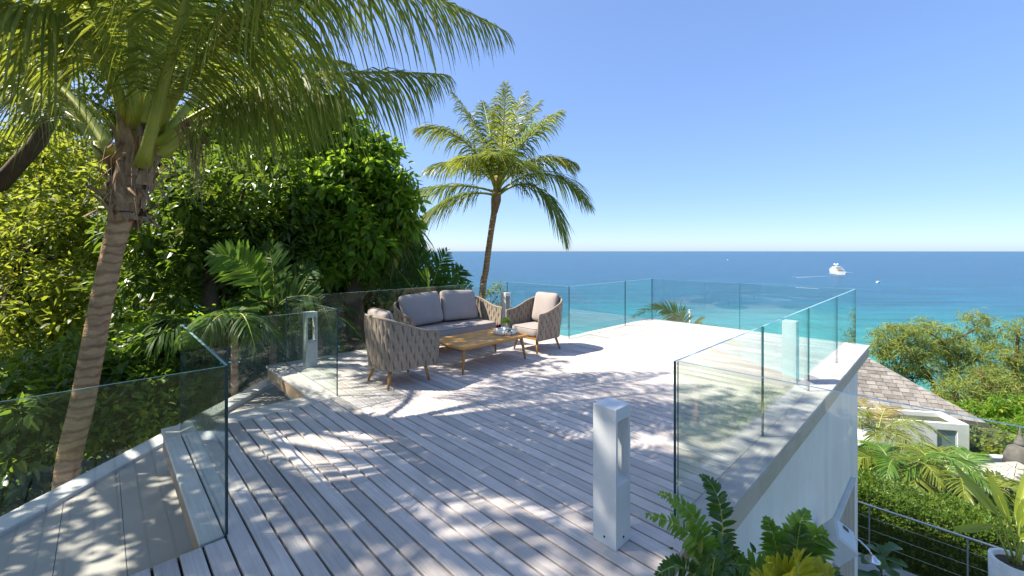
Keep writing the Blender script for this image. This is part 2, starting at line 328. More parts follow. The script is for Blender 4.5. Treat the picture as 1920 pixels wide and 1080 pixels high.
def ground(x, y):
    x = np.asarray(x, float); y = np.asarray(y, float)
    s = np.clip((x + 5.0) / 4.5, 0, 1); s = s * s * (3 - 2 * s)
    z = -1.9 - 3.6 * s
    z = z - np.clip(y - 10, 0, None) * (0.30 + 0.03 * s)
    z = z - np.clip(x - 10, 0, None) * 0.06
    z = z + np.clip(-x - 6, 0, 14) * 0.10
    return np.maximum(z, SEA - 4)
xs = np.concatenate([np.linspace(-160, -20, 12), np.linspace(-18, 40, 49), np.linspace(44, 220, 14)])
ys = np.concatenate([np.linspace(-60, -6, 7), np.linspace(-4, 40, 40), np.linspace(44, 150, 20)])
X, Y = np.meshgrid(xs, ys); Z = ground(X, Y) + rng.normal(0, 0.06, X.shape)
V = np.stack([X, Y, Z], -1).reshape(-1, 3); nx, ny = len(xs), len(ys)
I = np.arange(nx * ny).reshape(ny, nx)
F = np.stack([I[:-1, :-1], I[:-1, 1:], I[1:, 1:], I[1:, :-1]], -1).reshape(-1, 4)
np_obj('hillside', V, F, M['terrain'], smooth=True)['kind'] = 'structure'

# ------------------------------------------------------------------ setting: deck of boards
PITCH, BW = 0.11, 0.0975
A0 = 0.525
A_BC, A_EF, A_H = A0 + 13 * PITCH - 0.005, A0 + 53 * PITCH - 0.005, A0 + 82 * PITCH - 0.005     # glass lines on the a axis
B_P, B_A, B_C, B_F, B_R = 2.92, 4.86, 6.72, 5.0, 1.155
deck_poly = [(-1.6, 1.06), (A_H, 1.06), (A_H, B_F), (A_EF, B_F), (A_EF, B_C), (A_BC - 0.2, B_C), (A_BC - 0.2, 5.05), (0.43, 5.05), (0.43, B_P), (-1.6, B_P)]
deck = MB().prism(deck_poly, -0.13, -0.062).build('deck', M['joist'])
deck.rotation_euler = (0, 0, TH); deck['kind'] = 'structure'
pl = MB(); pl.box(-BW/2, BW/2, 0, 1, -0.03, 0.0, bev=0.0)
# board with eased long edges, unit length along b
e = 0.004
pv = [(-BW/2,0,-.03),(BW/2,0,-.03),(BW/2,0,-e),(BW/2-e,0,0),(-BW/2+e,0,0),(-BW/2,0,-e)]
pv = pv + [(x,1,z) for x,_,z in pv]
pf = [(0,1,2,3,4,5),(11,10,9,8,7,6)] + [(i,6+i,6+(i+1)%6,(i+1)%6) for i in range(6)]
plank_me = MB().add(pv, pf).mesh('plank', M['plank'])
import bmesh
bm_ = bmesh.new(); bm_.from_mesh(plank_me); bmesh.ops.recalc_face_normals(bm_, faces=bm_.faces); bm_.to_mesh(plank_me); bm_.free()
k = -19
while True:
    a0 = A0 + k * PITCH
    if a0 > A_H - 0.05: break
    ac = a0 + BW / 2
    b0 = 1.03 if a0 < 2.45 else 1.172
    if a0 < A0 - 0.01: b1 = 2.905
    elif a0 < A_BC - 0.02: b1 = 4.805
    elif a0 < A_EF - 0.02: b1 = 6.675
    else: b1 = 4.965
    if not (0.39 < ac < 0.52 and a0 < A0 - 0.01 and False):
        cuts = [b0]
        L_ = b1 - b0
        if L_ > 2.5 and random.random() < 0.75: cuts.append(b0 + L_ * random.uniform(0.22, 0.75))
        cuts.append(b1)
        for c0, c1 in zip(cuts[:-1], cuts[1:]):
            o = bpy.data.objects.new('plank', plank_me); link(o, deck)
            o.location = (ac, c0, random.uniform(-0.0012, 0.0008)); o.scale = (1, c1 - c0 - 0.003, 1)
    k += 1
def board(name, a0, a1, b0, b1, z0, z1, mat, bev=0.004):
    return MB().box(a0, a1, b0, b1, z0, z1, bev=bev).build(name, mat, deck)
# border boards outside the glass
board('border_board', 0.40, A0 - 0.012, 2.935, 4.81, -0.03, 0.0, M['trim_b'])
def run(name, axis, s0, s1, c0, c1, z0, z1, mat, step=2.05):
    n = max(1, round(abs(s1 - s0) / step)); d = (s1 - s0) / n
    for i in range(n):
        p, q = s0 + i * d + (0.002 if i else 0), s0 + (i + 1) * d - (0.002 if i < n - 1 else 0)
        if axis == 'a': board(name, p, q, c0, c1, z0, z1, mat)
        else: board(name, c0, c1, p, q, z0, z1, mat)
run('border_board', 'a', 0.40, A_BC - 0.012, 4.82, 5.10, -0.03, 0.0, M['trim_a'])
run('border_board', 'b', 5.105, 6.685, A_BC - 0.245, A_BC - 0.012, -0.03, 0.0, M['trim_b'])
run('border_board', 'a', A_BC - 0.245, A_EF + 0.15, 6.69, 6.86, -0.03, 0.0, M['trim_a'])
run('border_board', 'b', 5.155, 6.685, A_EF, A_EF + 0.15, -0.03, 0.0, M['trim_b'])
run('border_board', 'a', A_EF - 0.002, A_H + 0.15, 4.98, 5.15, -0.03, 0.0, M['trim_a'])
run('border_board', 'b', 0.97, 4.975, A_H, A_H + 0.15, -0.03, 0.0, M['trim_b'])
run('border_board', 'a', 2.497, A_H - 0.005, 0.97, 1.165, -0.03, 0.004, M['trim_a'])
# upright fascia boards below the border
def fascia(axis, s0, s1, c0, c1, zt=-0.033, zb=-0.2):
    run('fascia_board', axis, s0, s1, c0, c1, zb, zt, M['fascia'], 3.0)
M['fascia'], warm_ = M['fascia_pale'], M['fascia']
fascia('a', 2.50, A_H + 0.12, 0.985, 1.012)
M['fascia'] = warm_
fascia('b', 5.13, 6.84, A_BC - 0.23, A_BC - 0.203)
fascia('b', 2.95, 5.08, 0.413, 0.44)
fascia('a', 0.445, A_BC - 0.24, 5.06, 5.085)
fascia('a', -1.6, 2.49, 1.043, 1.058, -0.033, -0.12)
fascia('b', 1.02, 5.12, A_H + 0.105, A_H + 0.13)
fascia('a', -1.6, 0.405, 2.93, 2.945)

wall = tag(MB().prism([(-1.6, 1.10), (9.35, 1.10), (9.35, 4.9), (6.2, 4.9), (6.2, 6.6), (1.88, 6.6), (1.88, 4.93), (0.58, 4.93), (0.58, 2.86), (-1.6, 2.86)], -6.0, -0.132).build('terrace_wall', M['terrace_render']),
           'tall smooth white wall carrying the wooden deck', 'wall')
wall.rotation_euler = (0, 0, TH)

# lower side floor and its pale coping, left of the deck
lf = MB().prism([(-3.62, -2.0), (-1.0, -2.0), (-1.0, 1.5), (-1.6, 2.6), (-3.0, 4.0), (-2.6, 5.2), (-3.3, 6.6), (-3.62, 6.6)], -0.9, -0.40).build('side_floor', M['grey_slab']); lf['kind'] = 'structure'
for i in range(13):
    b0 = 2.2; a0 = -3.9 + i * 0.335
    bb = MB().box(a0, a0 + 0.331, b0, 6.9, -0.399, -0.372)
    # keep only the slabs that lie inside the coping
    vs = [W(x, y, z) for x, y, z in bb.v]
    ob = bb
    o = ob.build('floor_slab', M['grey_slab'], lf); 
    me = o.data
    bm_ = bmesh.new(); bm_.from_mesh(me); bmesh.ops.transform(bm_, matrix=Matrix.Rotation(TH, 4, 'Z'), verts=bm_.verts)
    for co_, no_ in (((-3.62, 0, 0), (-1, 0, 0)), ((0, 6.6, 0), (0, 1, 0)), ((0, -1.9, 0), (0, -1, 0))):
        r = bmesh.ops.bisect_plane(bm_, geom=bm_.verts[:] + bm_.edges[:] + bm_.faces[:], plane_co=co_, plane_no=no_, clear_outer=True)
        ed = [e_ for e_ in r['geom_cut'] if isinstance(e_, bmesh.types.BMEdge)]
        if ed: bmesh.ops.edgenet_fill(bm_, edges=ed)
    bm_.to_mesh(me); bm_.free()
    if len(me.vertices) == 0: bpy.data.objects.remove(o)
cp = thing('parapet_wall', 'low pale coped parapet left of the glass beside leaning palm', 'wall', (-3.72, 2, -0.4))
for i in range(5):
    y0 = -3.8 + i * 1.7
    MB().box(-0.12, 0.1, y0, y0 + 1.692, 0.0, 0.06, bev=0.006).build('coping_stone', M['coping'], cp)
MB().box(-0.1, 0.08, -3.8, 4.69, -1.9, -0.003).build('wall_face', M['white_wall'], cp)

# ------------------------------------------------------------------ glass balustrades
GH, GT = 0.985, 0.016
def railing(label, p, q, cuts=(), z0=-0.02, z1=GH):
    """glass from p to q (terrace axes); cuts are fractions where panes meet"""
    P, Q = W(*p), W(*q); d = Q - P; L_ = d.length; ang = math.atan2(d.y, d.x)
    root = thing('glass_railing', label, 'glass railing', (P.x, P.y, 0), ang, 'frameless glass railings round the deck')
    cs = [0] + list(cuts) + [1]
    for i in range(len(cs) - 1):
        x0, x1 = cs[i] * L_ + (0.006 if i else 0), cs[i+1] * L_ - (0.006 if i < len(cs) - 2 else 0)
        V = [(x0,-GT/2,z0),(x1,-GT/2,z0),(x1,GT/2,z0),(x0,GT/2,z0),(x0,-GT/2,z1),(x1,-GT/2,z1),(x1,GT/2,z1),(x0,GT/2,z1)]
        mb = MB(); mb.add(V, [(0,1,5,4),(2,3,7,6)], 0); mb.add(V, [(0,3,2,1),(1,2,6,5),(3,0,4,7)], 1); mb.add(V, [(4,5,6,7)], 2)
        mb.build('glass_pane', [GLASS, GEDGE, GTOP], root)
    return root
g = 0.012
railing('glass railing nearest the camera over the grey side floor', (-0.9, B_P), (0.515, B_P))
railing('short glass railing running back from the left front corner', (0.525, B_P + g), (0.525, B_A - g))
railing('glass railing along pale border board in front of foliage, left of armchair', (0.515, B_A), (A_BC - 0.02, B_A))
railing('glass railing beside the bollard left of the armchair', (A_BC - 0.012, B_A + g), (A_BC - 0.012, B_C - g))
railing('long glass railing behind the sofa', (A_BC - 0.02, B_C), (A_EF + 0.012, B_C), (0.4, 0.7))
railing('glass railing between the sofa corner bollard and the right armchair', (A_EF + 0.006, B_C - g), (A_EF + 0.006, B_F + g))
railing('glass railing right of the rear armchair facing the sea', (A_EF, B_F), (A_H + 0.012, B_F), (0.62,))
railing('far glass railing across the sunlit deck end', (A_H + 0.006, B_F - g), (A_H + 0.006, B_R + g), (0.51,))
railing('long glass railing on the right above the white wall', (A_H, B_R), (2.49, B_R), (0.25, 0.505, 0.755))
railing('glass railing turning off to the right in front of the villa', (2.505, B_R - g), (2.505, -2.4), (), -0.25, GH)

# ------------------------------------------------------------------ bollard lamps
def bollard_mesh():
    s, h = 0.0755, 0.775
    z1, z2 = 0.345, 0.705
    t = 0.018
    mb = MB()
    mb.box(-s, s, -s, s, 0.0, z1); mb.box(-s, s, -s, s, z2, h, bev=0.003)
    mb.box(-s, -s + t, -s, s, z1 + 0.0005, z2 - 0.0005); mb.box(s - t, s, -s, s, z1 + 0.0005, z2 - 0.0005)
    # sloped sill of the opening
    mb.add([(-s+t,-s,z1),(s-t,-s,z1),(s-t,s,z1),(-s+t,s,z1),(-s+t,0,z1+0.03),(s-t,0,z1+0.03)], [(0,1,5,4),(2,3,4,5)])
    return mb.mesh('lamp_post', M['white_paint'])
def bolt_mesh():
    mb = MB(); mb.lathe([(0.0,0.004),(0.006,0.003),(0.006,0.0)], n=10); return mb.mesh('bolt', M['black'])
b_me, bolt_me = bollard_mesh(), bolt_mesh()
def bollard(a, b, label):
    p = W(a, b)
    t = thing('bollard_lamp', label, 'bollard lamp', (p.x, p.y, 0.002), TH, 'white bollard lamps on the deck')
    link(bpy.data.objects.new('lamp_post', b_me), t)
    for x, y, rx, ry in ((-.0755, 0.0, 0, -90), (0.0, -.0755, 90, 0)):
        o = link(bpy.data.objects.new('bolt', bolt_me), t); o.location = (x, y, 0.045); o.rotation_euler = (R(rx), R(ry), 0)
    MB().box(-0.05, 0.05, -0.05, 0.05, 0.700, 0.7046).build('lamp_lens', M['ceramic'], t)
    return t
bollard(2.106, 1.350, 'white bollard lamp nearest the camera on shaded deck')
bollard(2.16, 6.40, 'white bollard lamp behind glass left of the armchair')
bollard(6.15, 6.54, 'white bollard lamp between sofa and right armchair')
bollard(6.22, 1.39, 'white bollard lamp behind the long right glass railing')

# ------------------------------------------------------------------ woven furniture
def u_path(w2, d0, d1, r):
    """U in plan: arms at x = d1 (front), back at x = d0, half width w2; returns pos(s), normal(s), length"""
    ls = (d1 - d0) - r; lb = 2 * (w2 - r); lc = math.pi / 2 * r
    Lt = 2 * ls + 2 * lc + lb
    def f(s):
        s = min(max(s, 0.0), Lt)
        if s < ls: return (d1 - s, -w2), (0, -1)
        s -= ls
        if s < lc:
            t = s / r; return (d0 + r - r * math.sin(t), -w2 + r - r * math.cos(t)), (-math.sin(t), -math.cos(t))
        s -= lc
        if s < lb: return (d0, -w2 + r + s), (-1, 0)
        s -= lb
        if s < lc:
            t = s / r; return (d0 + r - r * math.cos(t), w2 - r + r * math.sin(t)), (-math.cos(t), math.sin(t))
        s -= lc
        return (d0 + r + s, w2), (0, 1)
    return f, Lt, ls, lc, lb
def woven(root, w2, d0, d1, r, zb, z_arm, z_back, pitch, arm_drop=True):
    f, Lt, ls, lc, lb = u_path(w2, d0, d1, r)
    def top(s):
        e = min(s, Lt - s)                       # distance from the arm tip
        t = min(max((e - 0.12 * ls) / (ls + lc * 0.9 - 0.12 * ls), 0), 1)
        return z_arm + (z_back - z_arm) * (t * t * (3 - 2 * t))
    def pt(s, t, off=0.0):
        (x, y), (nx_, ny_) = f(s); z = zb + (top(s) - zb) * t
        fl = -0.055 * (1 - t) ** 1.6 + off
        return Vector((x + nx_ * fl, y + ny_ * fl, z)), Vector((nx_, ny_, 0))
    n = round(Lt / pitch); p = Lt / n
    rows = 13; ph = 0
    for i in range(n):
        s0 = (i + 0.5) * p; V = []; sg = 1 if i % 2 else -1
        for kk in range(rows):
            t = kk / (rows - 1)
            cyc = 2 * math.pi * 2.6 * t
            s = s0 + sg * 0.24 * p * math.sin(cyc)
            wd = p * (0.65 + 0.15 * sg * math.cos(cyc)); th = 0.014
            off = 0.004 * sg * math.cos(cyc)
            for x_, y_ in ((-1, 0), (-.6, .85), (0, 1.1), (.6, .85), (1, 0), (.6, -.85), (0, -1.1), (-.6, -.85)):
                q, _ = pt(min(max(s + x_ * wd, 0), Lt), t, off + y_ * th); V.append(q)
        F = [(a_*8+j, a_*8+(j+1)%8, (a_+1)*8+(j+1)%8, (a_+1)*8+j) for a_ in range(rows-1) for j in range(8)]
        MB().add(V, F, 0, True).build('strap', M['strap'], root)
    N = 48
    V = []; 
    for i in range(N + 1):
        for t in (0.0, 0.25, 0.5, 0.75, 0.985): V.append(pt(Lt * i / N, t)[0])
    F = [(i*5+j, i*5+5+j, i*5+6+j, i*5+1+j) for i in range(N) for j in range(4)]
    MB().add(V, F, 0, True).build('shell', M['shell'], root)
    rim = [pt(Lt * i / 60, 0.0)[0] for i in range(0, 1)] + [pt(0, t)[0] for t in (0.3, 0.6, 0.9)] + [pt(Lt * i / 60, 0.99)[0] for i in range(61)] + [pt(Lt, t)[0] for t in (0.9, 0.6, 0.3, 0.0)]
    MB().tube(rim, 0.0175, 8).build('rim', M['strap'], root)
def leg(root, x, y, X_, Y_, h=0.26):
    MB().tube([(x, y, h), ((x+X_)/2, (y+Y_)/2, h/2), (X_, Y_, 0)], [0.024, 0.020, 0.0135], 10).build('leg', M['teak_leg'], root)
def cushion_obj(name, w, d, h, ev, eh, mat_name, parent=None, pinch=0.0, n=28):
    V = []; m_ = 18
    sg = lambda c, e: math.copysign(abs(c) ** e, c)
    for i in range(m_ + 1):
        la = -math.pi/2 + math.pi * i / m_
        for j in range(n * 2):
            lo = 2 * math.pi * j / (n * 2)
            cx, cy = sg(math.cos(lo), eh), sg(math.sin(lo), eh)
            rr = abs(math.cos(la)) ** ev
            x, y, z = w/2 * cx * rr, d/2 * cy * rr, h/2 * sg(math.sin(la), ev)
            if pinch:
                ex = 1 - pinch * (1 - abs(cy) ** 2.0) if abs(cx) > abs(cy) else 1.0
                ey = 1 - pinch * (1 - abs(cx) ** 2.0) if abs(cy) >= abs(cx) else 1.0
                x *= ex; y *= ey
                z *= (1 - 0.25 * (x / (w/2)) ** 4) * (1 - 0.25 * (y / (d/2)) ** 4)
            V.append((x, y, z))
    k_ = n * 2
    F = [(i*k_+j, i*k_+(j+1)%k_, (i+1)*k_+(j+1)%k_, (i+1)*k_+j) for i in range(m_) for j in range(k_)]
    o = np_obj(name, V, F, M[mat_name], parent, smooth=True)
    return o, sg
def piping(parent, w, d, z, eh, rad=0.005, inset=0.97, rz=1.0):
    P = []
    for j in range(65):
        lo = 2 * math.pi * j / 64
        sg = lambda c, e: math.copysign(abs(c) ** e, c)
        P.append((w/2 * inset * sg(math.cos(lo), eh), d/2 * inset * sg(math.sin(lo), eh), z))
    MB().tube(P, rad, 6, cap=False).build('piping', M['piping'], parent)
def place(o, base, rotz, lx, ly, z, tilt=None, label=None, cat='cushion', group=None):
    """put a cushion at local (lx, ly, z) of a seat standing at base, turned by rotz"""
    c, s = math.cos(rotz), math.sin(rotz)
    o.location = (base.x + c*lx - s*ly, base.y + s*lx + c*ly, z)
    Mx = Matrix.Rotation(rotz, 3, 'Z')
    if tilt is not None: Mx = Mx @ tilt
    o.rotation_euler = Mx.to_euler()
    tag(o, label, cat, group)

def armchair(a, b, facing, lab, which):
    p = W(a, b); rz = TH + facing
    root = thing('armchair', lab, 'armchair', (p.x, p.y, 0.002), rz, 'woven rope armchairs at the table')
    woven(root, 0.375, -0.37, 0.355, 0.27, 0.215, 0.65, 0.86, 0.057)
    MB().prism([(-0.27,-0.26),(0.33,-0.30),(0.33,0.30),(-0.27,0.26)], 0.225, 0.265).build('seat_frame', M['teak_leg'], root)
    for x, y, X_, Y_ in ((-.22,-.2,-.285,-.26), (-.22,.2,-.285,.26), (.24,-.22,.285,-.262), (.24,.22,.285,.262)): leg(root, x, y, X_, Y_, 0.235)
    sc_, _ = cushion_obj('seat_cushion', 0.60, 0.62, 0.15, 0.32, 0.3, 'cushion')
    place(sc_, p, rz, 0.045, 0, 0.342, label='flat seat cushion on the ' + which, group='seat cushions')
    piping(sc_, 0.60, 0.62, 0.058, 0.3); piping(sc_, 0.60, 0.62, -0.058, 0.3)
    bc, _ = cushion_obj('back_cushion', 0.52, 0.52, 0.17, 0.5, 0.28, 'cushion', pinch=0.03)
    # local z of the cushion becomes forward
    tilt = Matrix.Rotation(R(-14), 3, 'Y') @ Matrix.Rotation(R(90), 3, 'Y')
    place(bc, p, rz, -0.215, 0, 0.685, tilt, 'square back cushion leaning in the ' + which, group='back cushions')
    piping(bc, 0.52, 0.52, 0.0, 0.28, 0.0055, 0.995)
    return root
armchair(2.73, 4.895, 0.0, 'woven taupe armchair nearest the camera, seen from behind', 'armchair nearest the camera')
armchair(5.30, 4.86, math.pi, 'woven taupe armchair at the far table end before the sea', 'armchair at far end of table')

# sofa: local x is forward (towards -b), local y along -a..a
ps = W(4.18, 5.86); rzs = TH - math.pi / 2
sofa = thing('sofa', 'woven taupe two-seat sofa behind the teak coffee table', 'sofa', (ps.x, ps.y, 0.002), rzs)
woven(sofa, 0.885, -0.39, 0.37, 0.28, 0.215, 0.66, 0.84, 0.06)
MB().box(-0.30, 0.34, -0.80, 0.80, 0.222, 0.27).build('seat_frame', M['teak_leg'], sofa)
for x, y, X_, Y_ in ((-.24,-.68,-.30,-.76), (-.24,.68,-.30,.76), (.26,-.68,.31,-.76), (.26,.68,.31,.76)): leg(sofa, x, y, X_, Y_, 0.235)
o, _ = cushion_obj('seat_cushion', 0.66, 1.62, 0.16, 0.3, 0.2, 'cushion')
place(o, ps, rzs, 0.055, 0, 0.35, label='long bench seat cushion on the sofa', group='seat cushions')
piping(o, 0.66, 1.62, 0.062, 0.2); piping(o, 0.66, 1.62, -0.062, 0.2)
for s_, nm in ((1, 'left'), (-1, 'right')):
    # on the sofa local +y points to +a (right in the photo) after the turn
    o, _ = cushion_obj('back_cushion', 0.54, 0.76, 0.19, 0.55, 0.24, 'cushion', pinch=0.035)
    tilt = Matrix.Rotation(R(3 * s_), 3, 'X') @ Matrix.Rotation(R(-17), 3, 'Y') @ Matrix.Rotation(R(90), 3, 'Y')
    place(o, ps, rzs, -0.20, -0.385 * s_, 0.70, tilt, 'large %s back cushion leaning on the sofa' % nm, group='back cushions')

# coffee table: local x along a
pt_ = W(4.07, 4.866)
tbl = thing('coffee_table', 'low slatted teak coffee table in front of the sofa', 'table', (pt_.x, pt_.y, 0.002), TH)
tw, td, tz = 0.655, 0.385, 0.372
n = 7; sw = (2 * td - 0.10) / n
for i in range(n):
    y0 = -td + 0.05 + i * sw
    MB().box(-tw + 0.052, tw - 0.052, y0 + 0.0012, y0 + sw - 0.0012, tz - 0.026, tz - 0.0008, bev=0.0015).build('slat', M['teak'], tbl)
rim = []
def rrect(hx, hy, r, n_=6):
    P = []
    for cx, cy, a_ in ((hx-r, hy-r, 0), (-hx+r, hy-r, 90), (-hx+r, -hy+r, 180), (hx-r, -hy+r, 270)):
        for i in range(n_ + 1): P.append((cx + r*math.cos(R(a_ + 90*i/n_)), cy + r*math.sin(R(a_ + 90*i/n_))))
    return P
outer = rrect(tw, td, 0.06); inner = rrect(tw - 0.05, td - 0.05, 0.004)
N = len(outer); V = []
lower = rrect(tw - 0.02, td - 0.02, 0.045)
for P, z in ((outer, tz - 0.012), (rrect(tw - 0.006, td - 0.006, 0.056), tz), (inner, tz), (inner, tz - 0.04), (lower, tz - 0.04)): V += [(x, y, z) for x, y in P]
F = [(q*N + i, q*N + (i+1) % N, ((q+1) % 5)*N + (i+1) % N, ((q+1) % 5)*N + i) for q in range(5) for i in range(N)]
MB().add(V, F, 0).build('frame', M['teak'], tbl)
for sx in (-1, 1):
    for sy in (-1, 1):
        MB().tube([(sx*0.545, sy*0.29, tz - 0.03), (sx*0.555, sy*0.30, tz - 0.075), (sx*0.575, sy*0.32, 0.18), (sx*0.597, sy*0.338, 0)], [0.042, 0.027, 0.022, 0.0135], 10).build('leg', M['teak_leg'], tbl)
MB().box(-0.5, 0.5, -0.29, -0.262, tz - 0.075, tz - 0.041).build('apron', M['teak_leg'], tbl)
MB().box(-0.5, 0.5, 0.262, 0.29, tz - 0.075, tz - 0.041).build('apron', M['teak_leg'], tbl)

# tray and what stands in it
ptr = W(4.50, 4.80, 0.3745)
tag(MB().lathe([(0.0, 0.0), (0.165, 0.0), (0.178, 0.012), (0.185, 0.05), (0.176, 0.052), (0.170, 0.016), (0.0, 0.012)], n=36).build('tray', M['ceramic']), 'round white tray on the teak table', 'tray').location = ptr
TZ = 0.3745 + 0.0125
def on_tray(da, db): p = W(4.50 + da, 4.80 + db); return (p.x, p.y, TZ)
t = thing('potted_plant', 'small bushy green plant in white pot on the tray', 'plant', on_tray(0.07, 0.05))
MB().lathe([(0.0, 0.0), (0.035, 0.0), (0.048, 0.07), (0.044, 0.07), (0.04, 0.06), (0.0, 0.06)], n=20).build('pot', M['ceramic'], t)
def leaves(P, D, Nn, L, Wd, fold=0.12):
    D = D / np.linalg.norm(D, axis=1, keepdims=True)
    Sd = np.cross(D, Nn); Sd /= np.linalg.norm(Sd, axis=1, keepdims=True) + 1e-9
    N2 = np.cross(Sd, D)
    L = L[:, None]; Wd = Wd[:, None]
    b = P; l1 = P + D*L*.3 + Sd*Wd*.5 + N2*Wd*fold; l2 = P + D*L*.68 + Sd*Wd*.42 + N2*Wd*fold - N2*L*.04; tp = P + D*L - N2*L*.12
    r1 = P + D*L*.3 - Sd*Wd*.5 + N2*Wd*fold; r2 = P + D*L*.68 - Sd*Wd*.42 + N2*Wd*fold - N2*L*.04
    V = np.stack([b, l1, l2, tp, r2, r1], 1).reshape(-1, 3)
    i = np.arange(len(P))[:, None] * 6
    F = np.concatenate([i + np.array([0, 1, 2, 3]), i + np.array([0, 3, 4, 5])], 1).reshape(-1, 4)
    return V, F
def unit(n): v = rng.normal(size=(n, 3)); return v / np.linalg.norm(v, axis=1, keepdims=True)
nn = 260
d = unit(nn); d[:, 2] = np.abs(d[:, 2]) * 0.9 + 0.1
P = np.array([0, 0, 0.13]) + d * np.array([0.06, 0.06, 0.085]) * rng.uniform(0.35, 1, (nn, 1))
V, F = leaves(P, d + 0.5 * unit(nn), unit(nn) + np.array([0, 0, 1.0]), rng.uniform(.02, .034, nn), rng.uniform(.012, .02, nn))
np_obj('foliage', V, F, M['fern'], t)
MB().tube([(0, 0, 0.05), (0, 0, 0.15)], 0.006, 6).build('stem', M['petiole'], t)
t = thing('flower_cup', 'white cup holding a dark red flower on the tray', 'flower', on_tray(-0.06, 0.06))
MB().lathe([(0.0, 0.0), (0.04, 0.0), (0.052, 0.05), (0.05, 0.085), (0.046, 0.085), (0.046, 0.03), (0.0, 0.02)], n=20).build('cup', M['ceramic'], t)
nn = 40; d = unit(nn); d[:, 2] = np.abs(d[:, 2])
P = np.array([-0.01, -0.03, 0.085]) + d * 0.008
V, F = leaves(P, d, unit(nn) + np.array([0, 0, .6]), rng.uniform(.035, .05, nn), rng.uniform(.025, .035, nn), 0.25)
np_obj('bloom', V, F, M['red_petal'], t)
t = thing('candle_bowl', 'low white bowl with green sprig beside the dark red flower', 'bowl', on_tray(0.045, -0.055))
MB().lathe([(0.0, 0.0), (0.03, 0.0), (0.056, 0.03), (0.052, 0.032), (0.03, 0.012), (0.0, 0.012)], n=20).build('bowl', M['ceramic'], t)
nn = 40; d = unit(nn); d[:, 2] = np.abs(d[:, 2]) + .5
V, F = leaves(np.zeros((nn, 3)) + np.array([0, 0, .012]), d, unit(nn), rng.uniform(.03, .055, nn), rng.uniform(.01, .016, nn))
np_obj('sprig', V, F, M['fern'], t)
t = thing('wire_holder', 'black wire arch holder at the front of the tray', 'holder', tuple(W(4.40, 4.63, 0.3755)), TH)
for yy in (-0.03, 0.03):
    MB().tube([(-.05, yy, 0), (-.045, yy, .06), (-.02, yy, .09), (.02, yy, .09), (.045, yy, .06), (.05, yy, 0)], 0.0035, 6).build('wire_arch', M['black'], t)
MB().tube([(-.047, -.03, .05), (-.047, .03, .05)], 0.003, 6).build('cross_wire', M['black'], t)
MB().tube([(.047, -.03, .05), (.047, .03, .05)], 0.003, 6).build('cross_wire', M['black'], t)

# ------------------------------------------------------------------ palms
def bez(p0, p1, p2, t):
    t = np.asarray(t)[:, None]
    return (1-t)**2 * p0 + 2*t*(1-t) * p1 + t**2 * p2
def frond(root, loc, p0, p1, p2, nl=70, ll=0.6, lw=0.03, pet=0.18, droop=0.5, r0=0.03, leafmat='coco_leaf', lift=0.25, rmat='petiole', spread=1.0, name='frond', tipang=0.9, face=None):
    p0, p1, p2 = [np.asarray(x, float) - np.asarray(loc) for x in (p0, p1, p2)]
    ts = np.linspace(0, 1, 15); C = bez(p0, p1, p2, ts)
    rad = [r0 * (1 - 0.9 * t) * (1.35 if t < 0.05 else 1.0) + 0.0015 for t in ts]
    fo = MB().tube([tuple(c) for c in C], rad, 6, flat=0.7).build(name, M[rmat], root)
    # leaflets on both sides
    tl = np.repeat(np.linspace(pet, 0.995, nl), 2); sgn = np.tile([1.0, -1.0], nl)
    tl = np.clip(tl + rng.normal(0, 0.3 / nl, nl * 2), pet, 1)
    B = bez(p0, p1, p2, tl); T = bez(p0, p1, p2, np.clip(tl + .01, 0, 1.01)) - bez(p0, p1, p2, tl - .01); T /= np.linalg.norm(T, axis=1, keepdims=True)
    up = np.array([0, 0, 1.0]); Sd = np.cross(T, up + 1e-3); Sd /= np.linalg.norm(Sd, axis=1, keepdims=True)
    if face is not None:
        Sd = np.cross(T, np.asarray(face, float)); Sd /= np.linalg.norm(Sd, axis=1, keepdims=True)
    Nn = np.cross(Sd, T)
    q = (tl - pet) / (1 - pet)
    Ls = ll * (0.45 + 0.75 * np.sin(np.pi * np.clip(q * 0.80 + 0.16, 0, 1))) * (1 - 0.55 * q**4) * rng.uniform(.85, 1.12, nl*2)
    al = 0.35 + (tipang - 0.35 + 0.25) * q + rng.normal(0, .07, nl*2)
    D = Sd * (sgn * np.cos(al) * spread)[:, None] + T * np.sin(al)[:, None] + Nn * (lift * (1 - .5*q) + rng.normal(0, .09, nl*2))[:, None]
    D /= np.linalg.norm(D, axis=1, keepdims=True)
    dr = droop * rng.uniform(.65, 1.35, nl*2)
    V = []; Wv0 = T + rng.normal(0, .25, T.shape)
    for s, wv in ((0, .55), (.3, 1.0), (.6, .85), (.83, .55), (1.0, .06)):
        c = B + D * (Ls * s * (1 - 0.25 * dr * s))[:, None] - up * (Ls * dr * s * s)[:, None]
        dd = D - up * (2 * dr * s)[:, None]; dd /= np.linalg.norm(dd, axis=1, keepdims=True)
        wd = (Wv0 if face is None else Wv0 + Nn * 0.0) - dd * np.sum(Wv0 * dd, axis=1, keepdims=True); wd /= np.linalg.norm(wd, axis=1, keepdims=True) + 1e-9
        h = wd * (lw * wv * .5) * (0.5 + 0.5 * np.sin(np.pi * np.clip(q*.85 + .12, 0, 1)))[:, None]
        V += [c + h, c - h]
    V = np.stack(V, 1).reshape(-1, 3)
    i = np.arange(nl * 2)[:, None] * 10
    F = np.concatenate([i + np.array([2*k_, 2*k_+1, 2*k_+3, 2*k_+2]) for k_ in range(4)], 1).reshape(-1, 4)
    lf_ = np_obj('leaflets', V, F, M[leafmat], fo); lf_['kind'] = 'stuff'
    return fo
